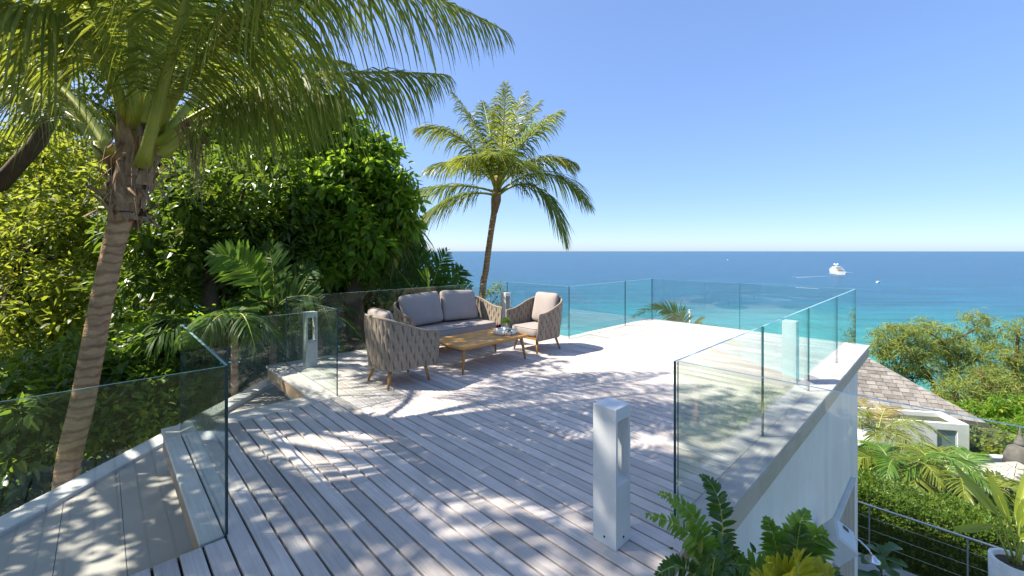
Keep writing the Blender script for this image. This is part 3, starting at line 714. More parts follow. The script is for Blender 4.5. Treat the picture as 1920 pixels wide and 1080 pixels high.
def ringed_trunk(root, loc, pts, radii, mat, n=14, ring=0.055, amp=0.035, name='trunk'):
    pts = [np.asarray(p, float) - np.asarray(loc) for p in pts]
    # smooth path through the points
    P = []; Rr = []
    for i in range(len(pts) - 1):
        L_ = np.linalg.norm(pts[i+1] - pts[i]); m_ = max(2, int(L_ / ring * 3))
        a_ = pts[max(i-1, 0)]; d_ = pts[min(i+2, len(pts)-1)]
        for j in range(m_):
            t_ = j / m_
            p = 0.5 * ((2*pts[i]) + (-a_ + pts[i+1])*t_ + (2*a_ - 5*pts[i] + 4*pts[i+1] - d_)*t_**2 + (-a_ + 3*pts[i] - 3*pts[i+1] + d_)*t_**3)
            P.append(p); Rr.append(radii[i] * (1-t_) + radii[i+1] * t_)
    P.append(pts[-1]); Rr.append(radii[-1])
    Rr = [r * (1 + amp * (1, 0.2, -0.9)[i % 3] * random.uniform(.6, 1.3)) for i, r in enumerate(Rr)]
    return MB().tube([tuple(p) for p in P], Rr, n).build(name, M[mat], root)

# the big leaning coconut palm on the left
loc = U(125, 930, 3.92); loc[2] = float(ground(loc[0], loc[1])) - 0.1
big = thing('coconut_palm', 'big leaning coconut palm at left with shaggy brown crown base', 'palm tree', tuple(loc))
tp = [loc, U(122, 930, 3.92), U(158, 740, 3.93), U(190, 570, 3.95), U(216, 450, 3.97), U(232, 395, 3.98), U(246, 340, 3.98)]
ringed_trunk(big, loc, tp, [0.105, 0.090, 0.088, 0.084, 0.082, 0.092, 0.115], 'palm_trunk', 16, 0.055, 0.012)
cc = U(252, 300, 3.98)
# crown stump with dry sheaths
MB().tube([tuple(U(236, 400, 3.98) - loc), tuple(U(244, 350, 3.98) - loc), tuple(U(252, 305, 3.98) - loc), tuple(U(258, 265, 3.98) - loc), tuple(U(262, 225, 3.98) - loc)], [0.092, 0.132, 0.12, 0.075, 0.03], 14).build('crown_stump', M['sheath'], big)
for i in range(54):
    a_ = i * 2.399; hgt = random.uniform(-.22, 1)
    c = U(238 + 20*hgt, 400 - 115*hgt, 3.98) - loc
    out = np.array([math.cos(a_), math.sin(a_), 0]); sid = np.array([-math.sin(a_), math.cos(a_), 0])
    r_ = 0.095 + 0.042 * math.sin(max(0, hgt) * 2.8); ln = random.uniform(.16, .36); wd = random.uniform(.03, .075); fl = random.uniform(.0, .2)
    V = []
    for s in (0, .35, .7, 1.0):
        cen = c + out * (r_ + fl * s * s + 0.015) + np.array([0, 0, ln * (s - (0.55 * s * s if i % 3 == 0 else 0) * 2)]) + sid * random.uniform(-.03, .03) * s
        ww = wd * (1, .95, .6, .12)[(0, .35, .7, 1.0).index(s)]
        V += [cen - sid*ww - out*0.015, cen + out*0.012, cen + sid*ww - out*0.015]
    F = [(3*r+j, 3*r+j+1, 3*r+j+4, 3*r+j+3) for r in range(3) for j in range(2)]
    MB().add([tuple(p) for p in V], F, 0, True).build('sheath', M['sheath'], big)
fb = MB()
for i in range(70):
    a_ = random.uniform(0, 6.28) if i < 40 else random.uniform(-0.7, 0.5)
    hgt = random.uniform(0.2, 1)
    c = U(240 + 24*hgt, 390 - 150*hgt, 3.98) - loc; out = np.array([math.cos(a_), math.sin(a_), 0])
    q0 = c + out * 0.15; ln = random.uniform(.15, .45)
    if i >= 40: q0 = U(350, 235, 3.9) - loc + rng.normal(0, .035, 3); ln = random.uniform(.35, .75)
    q1 = q0 + out * random.uniform(.04, .14) + np.array([0, 0, -ln * .4]); q2 = q1 + out * random.uniform(-.02, .07) + np.array([random.uniform(-.05, .05), 0, -ln * .6])
    fb.tube([tuple(q0), tuple(q1), tuple(q2)], [.006, .005, .002], 4, cap=False)
fb.build('dry_fibre', M['fibre'], big)['kind'] = 'stuff'
BF = [  # control points in measured directions (u, v, distance): base, middle, tip
    ((268,310,3.88), (345, 20,3.2), (430,-330,2.6), 'coco_leaf', 1.0),
    ((300,270,3.98), (470,110,4.0), (835,140,4.4), 'coco_sun', 0.95),
    ((285,240,4.05), (520,-190,4.2), (950, 60,4.2), 'coco_sun', 0.9),
    ((305,290,3.9), (430,165,3.9), (640,180,4.1), 'coco_sun', 0.72),
    ((235,260,3.98), (195,-60,3.6), (40,-160,2.9), 'coco_leaf', 1.0),
    ((262,240,4.05), (265,-120,4.3), (300,-400,4.3), 'coco_leaf', 0.9),
    ((210,290,4.0), (120,110,4.2), (-120, 40,4.2), 'coco_leaf', 0.95),
    ((200,300,4.0), (120,160,4.7), (-40,150,5.4), 'coco_leaf', 0.8),
    ((240,240,4.0), (180,-40,3.3), (-150, 10,2.6), 'coco_leaf', 1.0),
    ((280,250,4.05), (400,-60,5.0), (640,-40,5.6), 'coco_sun', 0.9),
    ((290,255,4.0), (380,40,3.4), (640,-60,2.9), 'coco_leaf', 0.95),
    ((300,270,4.05), (430,60,4.9), (660,120,5.6), 'coco_sun', 0.75),
    ((245,250,4.05), (200,-20,5.0), (60,-60,5.8), 'coco_leaf', 0.9),
    ((275,235,4.0), (330,-180,4.6), (520,-260,5.0), 'coco_sun', 0.9),
    ((250,240,3.95), (250,-200,3.4), (200,-420,2.7), 'coco_leaf', 1.0),
]
for p0, p1, p2, mt, sc_ in BF:
    frond(big, loc, U(*p0), U(*p1), U(*p2), nl=125, ll=0.76 * sc_, lw=0.021, pet=0.25, droop=0.95, r0=0.054, leafmat=mt, lift=0.15)

# the smaller coconut palm before the sea
loc = U(897, 640, 12.0); loc[2] = float(ground(loc[0], loc[1])) - 0.1
pal = thing('coconut_palm', 'slim coconut palm standing against the sky and sea', 'palm tree', tuple(loc))
D_ = 12.0
ringed_trunk(pal, loc, [loc, U(903, 590, D_), U(912, 500, D_), U(920, 440, D_), U(927, 395, D_), U(930, 372, D_)], [0.12, 0.10, 0.086, 0.082, 0.088, 0.12], 'palm_trunk', 12, 0.09)
MB().tube([tuple(U(927, 398, D_) - loc), tuple(U(930, 375, D_) - loc), tuple(U(933, 345, D_) - loc), tuple(U(935, 310, D_) - loc)], [.095, .15, .10, .05], 10).build('crown_stump', M['sheath'], pal)
SF = [
    ((932,350,12.0), (885,285,12.4), (800,318,12.8), 'coco_leaf', .9), ((936,350,12.0), (1000,275,11.6), (1078,305,11.4), 'coco_leaf', .9),
    ((934,345,12), (945,250,12), (948,155,11.8), 'coco_leaf', .9), ((932,345,12.1), (905,240,12.4), (848,172,12.6), 'coco_leaf', .95),
    ((930,355,11.9), (880,230,11.5), (785,240,11.3), 'coco_leaf', 1.0), ((928,360,12), (840,330,12), (745,375,12.2), 'coco_sun', .95),
    ((928,366,11.9), (850,345,11.6), (772,430,11.4), 'coco_sun', 1.05), ((936,360,12.1), (1030,280,12.4), (1106,385,12.7), 'coco_leaf', 1.0),
    ((936,364,11.9), (1020,300,11.5), (1060,450,11.3), 'coco_sun', 1.05), ((936,345,12), (975,250,11.8), (1052,208,11.4), 'coco_sun', .95),
    ((935,345,12.1), (960,240,12.5), (1012,190,12.8), 'coco_sun', .9), ((935,342,12.1), (950,230,12.6), (985,172,13.2), 'coco_leaf', .9),
    ((932,342,12.1), (920,240,12.7), (905,190,13.4), 'coco_leaf', .9), ((934,350,11.9), (940,270,11.0), (925,290,10.0), 'coco_sun', .95),
    ((936,352,11.9), (965,280,11.0), (985,320,10.2), 'coco_sun', .95), ((931,352,11.9), (905,270,11.0), (870,300,10.2), 'coco_leaf', .95),
    
]
for p0, p1, p2, mt, sc_ in SF:
    frond(pal, loc, U(*p0), U(*p1), U(*p2), nl=88, ll=1.0 * sc_, lw=0.034, pet=0.16, droop=0.55, r0=0.05, leafmat=mt, lift=0.2)

def small_palm(label, base, fr, leafmat, ll, lw, nl, droop=0.3, r0=0.018, pet=0.2, trunk=None, name='garden_palm', group=None, lift=0.2, tipang=0.9, cat='palm', face=None):
    root = thing(name, label, cat, tuple(base), 0, group)
    b = np.asarray(base)
    if trunk:
        ringed_trunk(root, b, [b, b + (np.asarray(trunk[0]) - b) * .5, np.asarray(trunk[0])], [trunk[1] * 1.15, trunk[1], trunk[1] * .9], 'palm_trunk', 10, 0.12)
    for f in fr:
        mt = f[3] if len(f) > 3 else leafmat
        frond(root, b, f[0], f[1], f[2], nl=nl, ll=ll, lw=lw, pet=pet, droop=droop, r0=r0, leafmat=mt, lift=lift, tipang=tipang, face=face)
    return root
def gz(p): p = np.array(p, float); p[2] = float(ground(p[0], p[1])) - .05; return p
def radial(c, n, L, up, out_droop, seed=0, az0=0.0, span=2*math.pi, mats=None):
    """fronds that spread from the crown point c"""
    r_ = random.Random(seed); out = []
    for i in range(n):
        a_ = az0 + span * (i + r_.uniform(-.3, .3)) / n; l_ = L * r_.uniform(.8, 1.15); u_ = up * r_.uniform(.6, 1.3)
        h = np.array([math.cos(a_), math.sin(a_), 0])
        f = [c, c + h * l_ * .45 + np.array([0, 0, u_ * l_]), c + h * l_ + np.array([0, 0, (u_ - out_droop * r_.uniform(.7, 1.3)) * l_])]
        if mats: f.append(r_.choice(mats))
        out.append(tuple(f))
    return out
# understorey palms behind the glass on the left
b0 = gz(U(510, 640, 6.9)); c0 = U(512, 585, 6.9)
small_palm('bright fresh green palm frond plant behind glass, left of sofa', b0,
    [(c0, U(478, 470, 6.7), U(392, 478, 6.5), 'fresh_palm'), (c0, U(520, 510, 7.0), U(500, 455, 7.2), 'dark_palm'), (c0, U(545, 520, 7.1), U(590, 500, 7.3), 'dark_palm'),
     (c0, U(540, 540, 6.8), U(600, 560, 6.6), 'dark_palm'), (c0, U(490, 540, 6.6), U(450, 600, 6.3), 'dark_palm')], 'fresh_palm', 0.40, 0.062, 34, 0.12, 0.016, 0.12, (c0, 0.06), lift=.12, tipang=.55, face=(-.25, -1, .35))
b0 = gz(U(440, 700, 6.0)); c0 = U(440, 600, 6.0)
small_palm('dark drooping palm clump behind the left glass', b0,
    radial(c0, 8, .72, .4, .75, 3), 'dark_palm', 0.34, 0.026, 36, .6, .014, .15, (c0, .05))
b0 = gz(U(800, 640, 9.2)); c0 = U(798, 575, 9.2)
small_palm('dark green palm fronds rising above the sofa back', b0,
    [(c0, U(812, 520, 9.0), U(838, 470, 8.9)), (c0, U(790, 500, 9.3), U(780, 465, 9.4)), (c0, U(830, 545, 9.0), U(882, 540, 8.8)), (c0, U(840, 520, 9.4), U(868, 505, 9.6)),
     (c0, U(760, 520, 9.2), U(740, 500, 9.2)), (c0, U(750, 560, 8.9), U(715, 570, 8.7)), (c0, U(800, 540, 8.6), U(805, 520, 8.0))], 'dark_palm', 0.46, 0.055, 30, .12, .016, .12, (c0, .07), lift=.1, tipang=.6, face=(-.2, -1, .4))
b0 = gz(U(735, 640, 10.0)); c0 = U(735, 430, 10.0)
small_palm('hanging yellow-green palm beside the broad-leaved tree', b0,
    [(c0, U(715, 370, 9.8), U(680, 420, 9.6)), (c0, U(740, 360, 10), U(775, 440, 10)), (c0, U(725, 350, 9.6), U(720, 430, 9.2)), (c0, U(760, 390, 10.3), U(790, 470, 10.5)),
     (c0, U(700, 390, 10.3), U(665, 460, 10.5)), (c0, U(745, 400, 9.5), U(750, 490, 9.2)), (c0, U(720, 420, 9.6), U(700, 520, 9.4)), (c0, U(750, 430, 9.7), U(765, 540, 9.5))],
    'coco_sun', 0.8, 0.04, 60, .95, .02, .12, (c0, .1))
b0 = gz(U(600, 700, 7.6)); c0 = U(598, 600, 7.6)
small_palm('low feathery palm behind the glass near the left bollard', b0, radial(c0, 8, .75, .5, .7, 8), 'dark_palm', 0.3, 0.028, 40, .5, .014, .12, (c0, .05))
b0 = gz(U(1300, 690, 12.4)); c0 = U(1292, 628, 12.4)
small_palm('sunny palm fronds poking over the far glass corner', b0,
    [(c0, U(1262, 552, 12.0), U(1188, 594, 11.6)), (c0, U(1285, 585, 12.3), U(1225, 572, 12.4)), (c0, U(1270, 600, 11.8), U(1215, 625, 11.5)), (c0, U(1330, 600, 12.6), U(1370, 640, 12.8)), (c0, U(1300, 590, 13), U(1310, 620, 13.8))],
    'paddle_leaf', 0.46, 0.036, 46, .15, .02, .12, (c0, .11), face=(-1, -.5, .9))

# ------------------------------------------------------------------ broad-leaved trees
def tree(label, base, top, tr, blobs, nclump, per, ls, lw, mat, name='leafy_tree', limbs=7, bark='bark', clump_r=0.34, group=None, seed=1, cat='tree', extra_limbs=()):
    """blobs: (centre, radii) of the crown's masses; clumps sit near their surfaces, leaves hang from the clumps"""
    r_ = np.random.default_rng(seed)
    base = np.asarray(base, float); top = np.asarray(top, float)
    root = thing(name, label, cat, tuple(base), 0, group)
    mid = (base + top) / 2 + r_.normal(0, .12, 3) * np.array([1, 1, 0])
    MB().tube([(0, 0, -.1), tuple(mid - base), tuple(top - base)], [tr * 1.25, tr, tr * .7], 10).build('trunk', M[bark], root)
    P = []
    vol = np.array([np.prod(b[1]) ** (2/3) for b in blobs]); cnt = np.maximum(1, (nclump * vol / vol.sum()).astype(int))
    for (c, rd), n_ in zip(blobs, cnt):
        u_ = r_.normal(size=(n_, 3)); u_ /= np.linalg.norm(u_, axis=1, keepdims=True)
        rr = r_.uniform(.45, 1.0, (n_, 1)) ** .5 * r_.uniform(.85, 1.12, (n_, 1))
        P.append(np.asarray(c) + u_ * rr * np.asarray(rd))
    P = np.concatenate(P); nC = len(P)
    pick = r_.choice(nC, min(limbs, nC), replace=False)
    for i in pick:
        q = P[i]; m_ = (top * .55 + q * .45) + np.array([0, 0, -.1 * np.linalg.norm(q - top)]) + r_.normal(0, .12, 3)
        st = base + (top - base) * r_.uniform(.72, 1.0)
        MB().tube([tuple(st - base), tuple(m_ - base), tuple(q - base)], [tr * .45, tr * .28, tr * .06], 6, cap=False).build('limb', M[bark], root)
    for pts, rad in extra_limbs: MB().tube([tuple(np.asarray(p) - base) for p in pts], rad, 9).build('bough', M[bark], root)
    n_ = nC * per
    ci = np.repeat(np.arange(nC), per)
    cen = P[ci]; sc_ = r_.uniform(.6, 1.25, nC)[ci][:, None]
    off = r_.normal(size=(n_, 3)); off /= np.linalg.norm(off, axis=1, keepdims=True); off *= r_.uniform(.15, 1, (n_, 1)) * clump_r * sc_ * np.array([1, 1, .75])
    D = off / (np.linalg.norm(off, axis=1, keepdims=True) + 1e-6) + r_.normal(0, .45, (n_, 3)) + np.array([0, 0, -.45])
    Nn = np.array([0, 0, 1.0]) + r_.normal(0, .5, (n_, 3))
    cs = r_.uniform(.6, 1.35, nC)[ci]      # leaf size differs from branch to branch
    V, F = leaves(cen + off - base, D, Nn, ls * cs * r_.uniform(.6, 1.2, n_), lw * cs * r_.uniform(.65, 1.25, n_))
    np_obj('crown', V, F, M[mat], root)
    return root
def blob(u, v, Y, rx, ry, rz): return (U(u, v, Y), (rx, ry, rz))

tree('dense broad-leaved tree with glossy hanging leaves left of the palm', gz(U(672, 640, 9.0)), U(660, 420, 9.2), 0.20,
     [blob(655, 335, 9.2, .75, .8, .6), blob(610, 260, 9.6, .7, .8, .85), blob(690, 430, 9.0, .62, .6, .6), blob(600, 400, 9.2, .9, .9, .9), blob(640, 480, 9.0, .8, .7, .55), blob(720, 370, 9.3, .45, .5, .45), blob(590, 205, 9.6, .5, .5, .45), blob(640, 228, 9.4, .3, .3, .3), blob(688, 282, 9.2, .28, .28, .25), blob(742, 325, 9.2, .26, .26, .22), blob(758, 405, 9.2, .3, .25, .35), blob(712, 285, 9.5, .34, .3, .28), blob(765, 370, 9.2, .16, .16, .14), blob(660, 250, 9.2, .3, .3, .2), blob(545, 190, 9.8, .5, .5, .4)],
     430, 46, 0.20, 0.085, 'leaf_mid', limbs=22, seed=2, clump_r=.34)
tree('dark leafy tree filling the centre behind the big palm', gz(U(385, 800, 7.6)), U(395, 500, 7.8), 0.16,
     [blob(460, 380, 8.2, 1.3, 1.2, 1.1), blob(360, 430, 8.0, 1.2, 1.1, 1.1), blob(520, 330, 10.6, 1.2, 1.0, 1.0), blob(420, 290, 10.4, 1.3, 1.2, 1.0), blob(500, 470, 8.4, 1.0, .9, .8), blob(330, 540, 8.0, 1.1, 1.0, .9)],
     470, 42, 0.18, 0.072, 'leaf_dark', limbs=20, seed=3, clump_r=.42)
tree('sunlit yellow-green tree at far left behind the palm trunk', gz(U(40, 900, 9.5)), U(20, 480, 9.8), 0.2,
     [blob(80, 480, 9.6, 1.5, 1.3, 1.4), blob(150, 400, 10.2, 1.3, 1.2, 1.2), blob(10, 620, 9.2, 1.4, 1.2, 1.2), blob(130, 600, 9.0, 1.2, 1.0, 1.2), blob(60, 300, 10.5, 1.5, 1.3, 1.0), blob(-120, 450, 9.8, 1.6, 1.4, 2.0)],
     430, 46, 0.16, 0.072, 'leaf_yellow', limbs=24, seed=4, clump_r=.45)
tree('tall shade tree with a thick slanting limb at upper left', gz((-9.6, 5.6, 0)), np.array([-8.6, 6.2, 3.0]), 0.24,
     [((-4.7, 0.6, 9.3), (1.7, 1.6, 1.3)), ((-5.2, 3.0, 9.2), (1.8, 1.7, 1.4)), ((-6.0, 1.6, 7.6), (1.6, 1.7, 1.2)), ((-5.3, 6.1, 5.5), (1.2, .9, .9)), ((-6.7, 5.9, 6.6), (1.4, 1.0, 1.0)), ((-7.4, 2.7, 4.9), (1.4, 1.5, 1.3)), ((-6.9, 1.0, 4.4), (1.2, 1.2, 1.2)), ((-5.7, 2.1, 2.9), (1.0, 1.3, 1.3)), ((-5.9, 0.6, 2.6), (1.0, 1.0, 1.2)), ((-7.0, -0.6, 8.0), (1.8, 1.6, 1.3)), ((-8.2, 1.0, 9.0), (2.2, 1.6, 1.6))],
     470, 34, 0.17, 0.085, 'leaf_mid', limbs=22, seed=5, clump_r=.5,
     extra_limbs=[((np.array([-8.9, 6.1, 2.2]), U(0, 345, 6.4), U(70, 268, 6.4), U(115, 185, 6.4), U(150, 20, 6.2)), [.13, .115, .10, .075, .04])])
tree('tall yellow-green tree rising behind the big palm crown', gz(U(330, 800, 13.8)), U(330, 250, 13.8), 0.22,
     [blob(450, 120, 13.5, 1.9, 1.5, 1.6), blob(300, 60, 13.8, 2.2, 1.6, 1.8), blob(140, 160, 13.5, 2.0, 1.6, 1.7), blob(560, 220, 13.2, 1.3, 1.2, 1.2), blob(200, 290, 13.8, 1.9, 1.5, 1.4), blob(20, 60, 13.8, 2.0, 1.6, 1.7), blob(420, 270, 13.5, 1.7, 1.5, 1.3)],
     560, 44, 0.19, 0.085, 'leaf_yellow', limbs=26, seed=22, clump_r=.46)
tree('dark understorey shrub by the foot of the big palm', gz(U(60, 900, 5.2)), U(70, 800, 5.2), 0.06,
     [blob(60, 790, 5.3, 1.0, .7, .7), blob(180, 740, 6.0, 1.1, .8, .8), blob(-60, 850, 4.6, .9, .7, .8), blob(270, 700, 6.4, .9, .7, .8)],
     280, 36, 0.13, 0.06, 'leaf_dark', limbs=20, seed=6, name='shrub', cat='shrub', clump_r=.32)
tree('leafy green shrub seen through the left glass panels', gz(U(330, 860, 6.2)), U(330, 760, 6.2), 0.06,
     [blob(320, 690, 6.6, .9, .7, .8), blob(420, 660, 7.2, .9, .8, .7), blob(480, 720, 7.4, .6, .6, .5), blob(250, 780, 5.8, .6, .6, .6), blob(560, 640, 8.4, .9, .6, .7)],
     260, 38, 0.12, 0.055, 'leaf_mid', limbs=20, seed=7, name='shrub', cat='shrub', clump_r=.3)
tree('bushy background tree closing the gap behind the broad-leaved tree', gz(U(560, 700, 13)), U(560, 450, 13), 0.2,
     [blob(600, 420, 13, 2.2, 1.5, 2.0), blob(480, 470, 13, 2.0, 1.5, 1.8), blob(690, 500, 12, 1.2, 1.2, 1.2), blob(540, 330, 13.5, 1.8, 1.5, 1.6)],
     420, 40, 0.20, 0.09, 'leaf_yellow', limbs=16, seed=8, clump_r=.55)
tree('pale background tree at far left with bright leaf gaps', gz(U(150, 800, 15)), U(150, 450, 15), 0.25,
     [blob(120, 350, 15, 2.6, 1.8, 2.6), blob(280, 430, 14.5, 2.4, 1.8, 2.4), blob(-60, 420, 15, 2.8, 2, 3.2), blob(220, 560, 14, 2.4, 1.6, 2.0), blob(30, 620, 14, 2.6, 1.6, 2.0), blob(380, 560, 14, 2.0, 1.6, 1.8)],
     640, 40, 0.22, 0.10, 'leaf_yellow', limbs=26, seed=9, clump_r=.7)
tree('dark dense bush behind the sofa railing and broad-leaved tree', gz(U(640, 640, 11)), U(640, 600, 11), 0.08,
     [blob(700, 560, 11, 1.1, .8, .9), blob(600, 560, 10.6, 1.2, .8, 1.1), blob(510, 590, 10.2, 1.2, .8, 1.1), blob(770, 590, 11, .9, .7, .6), blob(640, 640, 10.2, 1.2, .7, .8), blob(740, 640, 10.6, 1.2, .7, .7)],
     420, 34, 0.17, 0.075, 'leaf_dark', limbs=20, seed=21, name='shrub', cat='shrub', clump_r=.36)
tree('small yellowish bush behind glass at the palm foot', gz(U(928, 640, 10.4)), U(930, 600, 10.4), 0.03,
     [blob(930, 560, 10.4, .3, .3, .45), blob(945, 600, 10.3, .4, .3, .4)], 60, 20, 0.10, 0.03, 'leaf_yellow', limbs=14, seed=10, name='shrub', cat='shrub', clump_r=.14)
sl_ = thing('slim_trunk_palm', 'brown slim palm trunk behind the short left glass railing', 'palm tree', tuple(gz(U(395, 800, 6.6))))
lb0 = np.array(sl_.location)
ringed_trunk(sl_, lb0, [lb0, U(396, 720, 6.6), U(390, 670, 6.65), U(384, 610, 6.7)], [.15, .14, .13, .12], 'bark', 12, .1)
for f in radial(U(384, 615, 6.7), 8, .75, .4, .6, 12): frond(sl_, lb0, *f[:3], nl=50, ll=.6, lw=.035, droop=.5, r0=.02, leafmat='dark_palm')

# ------------------------------------------------------------------ lower terrace on the right
FZ = -4.85
lt = MB().prism([tuple(W(2.0, 1.3)[:2]), tuple(W(2.0, -6.0)[:2]), tuple(W(11.75, -6.0)[:2]), tuple(W(11.75, 2.2)[:2]), tuple(W(9.3, 2.2)[:2])], FZ - 0.4, FZ).build('lower_terrace', M['concrete']); lt['kind'] = 'structure'
# planter bed under the ferns
pb = thing('planter_bed', 'white planter bed under the ferns below the deck edge', 'planter', tuple(W(1.6, 0.1, -5.0)), TH)
MB().box(-1.4, 2.6, -0.7, 0.82, 0.2, 3.85).build('planter_wall', M['white_wall'], pb)
MB().box(-1.32, 2.52, -0.62, 0.76, 3.853, 3.93).build('soil', M['soil'], pb)

# shower panel on the wall
sp = thing('shower_panel', 'upright slatted wooden shower panel on the white wall', 'shower panel', tuple(W(7.15, 1.098, FZ)), TH)
MB().box(-0.04, 1.50, -0.06, -0.002, 2.84, 2.88).build('frame_rail', M['coping'], sp)
MB().box(-0.04, -0.003, -0.06, -0.002, 0.02, 2.838).build('frame_post', M['grey_slab'], sp)
for i in range(12):
    x = 0.0 + i * 0.124
    MB().box(x, x + 0.114, -0.045, -0.004, 0.02, 2.836, bev=0.002).build('slat', M['shower_wood'], sp)
sh = thing('outdoor_shower', 'chrome shower arm and head on the slatted panel', 'shower', tuple(W(7.66, 1.05, -2.42)), TH)
MB().tube([(0, 0, 0), (0, -0.06, 0.02), (0, -0.17, 0.0), (0, -0.26, -0.07), (0, -0.30, -0.13)], 0.013, 8).build('shower_arm', M['chrome'], sh)
MB().lathe([(0.0, 0.06), (0.03, 0.05), (0.05, 0.02), (0.09, 0.0), (0.09, -0.02), (0.0, -0.025)], (0, -0.31, -0.19), 20).build('shower_head', M['chrome'], sh)
MB().tube([(0, 0.0, 0), (0, -0.025, 0)], 0.04, 14).build('wall_flange', M['chrome'], sh)
# floodlight on a bracket
fl_ = thing('floodlight', 'white box floodlight on bracket in front of slatted panel', 'floodlight', tuple(W(6.05, 0.90, -1.67)), TH)
Mt = Matrix.Translation((0, 0, 0)) @ Matrix.Rotation(R(38), 4, 'X') @ Matrix.Rotation(R(18), 4, 'Z')
MB().box(-0.16, 0.16, -0.12, 0.12, -0.15, 0.15, bev=0.02, M=Mt).build('lamp_body', M['white_paint'], fl_)
MB().box(0.06, 0.11, -0.03, 0.03, 0.1515, 0.156, M=Mt).build('badge', M['black'], fl_)
MB().tube([(-0.14, 0.06, 0.02), (-0.18, 0.13, 0.05), (-0.12, 0.198, 0.05)], 0.018, 8).build('bracket', M['chrome'], fl_)

# cable fence with steel handrail
hp = np.array([7.35, 9.57]); 
fe = thing('cable_fence', 'steel handrail fence with thin cables in front of the hedge', 'fence', (hp[0], hp[1], FZ), TH - math.pi / 2)
MB().tube([(-0.3, 0, 1.0), (6.5, 0, 1.0)], 0.024, 10).build('handrail', M['steel'], fe)
for h_ in (0.22, 0.48, 0.74): MB().tube([(-0.3, 0, h_), (6.5, 0, h_)], 0.005, 6).build('cable', M['steel'], fe)
for x in (0.55, 2.0, 3.45, 4.9): MB().box(x - .012, x + .012, -.012, .012, 0.001, 0.98).build('post', M['steel'], fe)

# hedge behind the fence
def hedge(label, p, L_, depth, z0, z1, n_, ang, mat='leaf_hedge', seed=1, ls=.07):
    r_ = np.random.default_rng(seed)
    root = thing('hedge', label, 'hedge', (p[0], p[1], z0), ang)
    MB().box(0.1, L_ - .1, 0.12, depth - .12, 0, (z1 - z0) - .15).build('woody_core', M['leaf_dark'], root)
    H = z1 - z0
    # leaves through the outer layer of the hedge
    q = r_.uniform(0, 1, (n_, 3)) * np.array([L_, depth, H])
    side = r_.integers(0, 4, n_); dep = np.abs(r_.normal(0, .09, n_))
    lump = .07 * np.sin(q[:, 0] * 4.1 + q[:, 2] * 3) + .06 * np.sin(q[:, 0] * 9.7 + q[:, 1] * 7)
    q[side < 2, 1] = (dep - lump)[side < 2]
    q[side == 2, 2] = (H - dep + lump)[side == 2]; q[side == 3, 2] = (H - dep + lump)[side == 3]
    D = r_.normal(0, .6, (n_, 3)); D[side < 2] += np.array([0, -.8, .3]); D[side >= 2] += np.array([0, -.1, .9])
    V, F = leaves(q, D, r_.normal(0, .6, (n_, 3)) + np.array([0, -.3, 1.0]), ls * r_.uniform(.6, 1.4, n_), ls * .5 * r_.uniform(.7, 1.3, n_))
    np_obj('foliage', V, F, M[mat], root)['kind'] = 'stuff'
    return root
nrm = np.array([CA, SA])
h0 = hp + nrm * 0.42 - np.array([SA, -CA]) * 0.6
h0 = np.array([hp[0] + CA * .42 - SA * .9, hp[1] + SA * .42 + CA * .9])
hedge('clipped green hedge behind the steel handrail', h0, 7.5, 1.1, FZ - .6, FZ + 1.05, 60000, TH - math.pi / 2, seed=3)

# bird-of-paradise plant in a round white pot
bp_ = U(1906, 1052, 7.25); bp_[2] = FZ
t = thing('potted_banana_plant', 'tall yellow-green paddle-leaved plant in round white pot', 'potted plant', tuple(bp_))
MB().lathe([(0.0, 0.001), (0.22, 0.001), (0.32, 0.45), (0.33, 1.2), (0.27, 1.2), (0.26, 1.13), (0.0, 1.13)], n=32).build('pot', M['ceramic'], t)
MB().lathe([(0.258, 1.135), (0.15, 1.15), (0.0, 1.155)], n=20).build('soil', M['soil'], t)
def paddle(root, base, stem_top, tip, wd, mat, bow, petr=.014, name='leaf'):
    """long blade with a midrib fold on an upright stem"""
    base, stem_top, tip = map(lambda q: np.asarray(q, float), (base, stem_top, tip))
    n_ = 9; V = []
    ax = tip - stem_top; L_ = np.linalg.norm(ax); ax = ax / L_
    cam_d = np.array([-.76, -.6, .25]); sd_ = np.cross(ax, cam_d); sd_ /= np.linalg.norm(sd_); nn_ = np.cross(sd_, ax)
    for i in range(n_):
        s = i / (n_ - 1); ww = wd * math.sin(math.pi * min(1, .06 + s * .93) ** .85) ** .8 + .002
        c = stem_top + ax * L_ * s + nn_ * (bow * math.sin(math.pi * s * .9)) - np.array([0, 0, 1]) * bow * .8 * s * s
        wv = .012 * math.sin(i * 2.3)
        V += [c + sd_ * ww + nn_ * (ww * .35 + wv), c + sd_ * ww * .5 + nn_ * (ww * .12), c, c - sd_ * ww * .5 + nn_ * (ww * .12), c - sd_ * ww + nn_ * (ww * .35 - wv)]
    F = [(5*i+j, 5*i+j+1, 5*i+6+j, 5*i+5+j) for i in range(n_-1) for j in range(4)]
    lf_ = MB().add(V, F, 0, True).build(name, M[mat], root)
    MB().tube([tuple(base), tuple((base + stem_top) / 2 + np.array([.01, 0, 0])), tuple(stem_top), tuple(stem_top + ax * L_ * .5 + nn_ * bow)], [petr * 1.5, petr, petr * .8, petr * .3], 6).build('stem', M['petiole'], lf_)
def rel(u, v, Y): return U(u, v, Y) - bp_
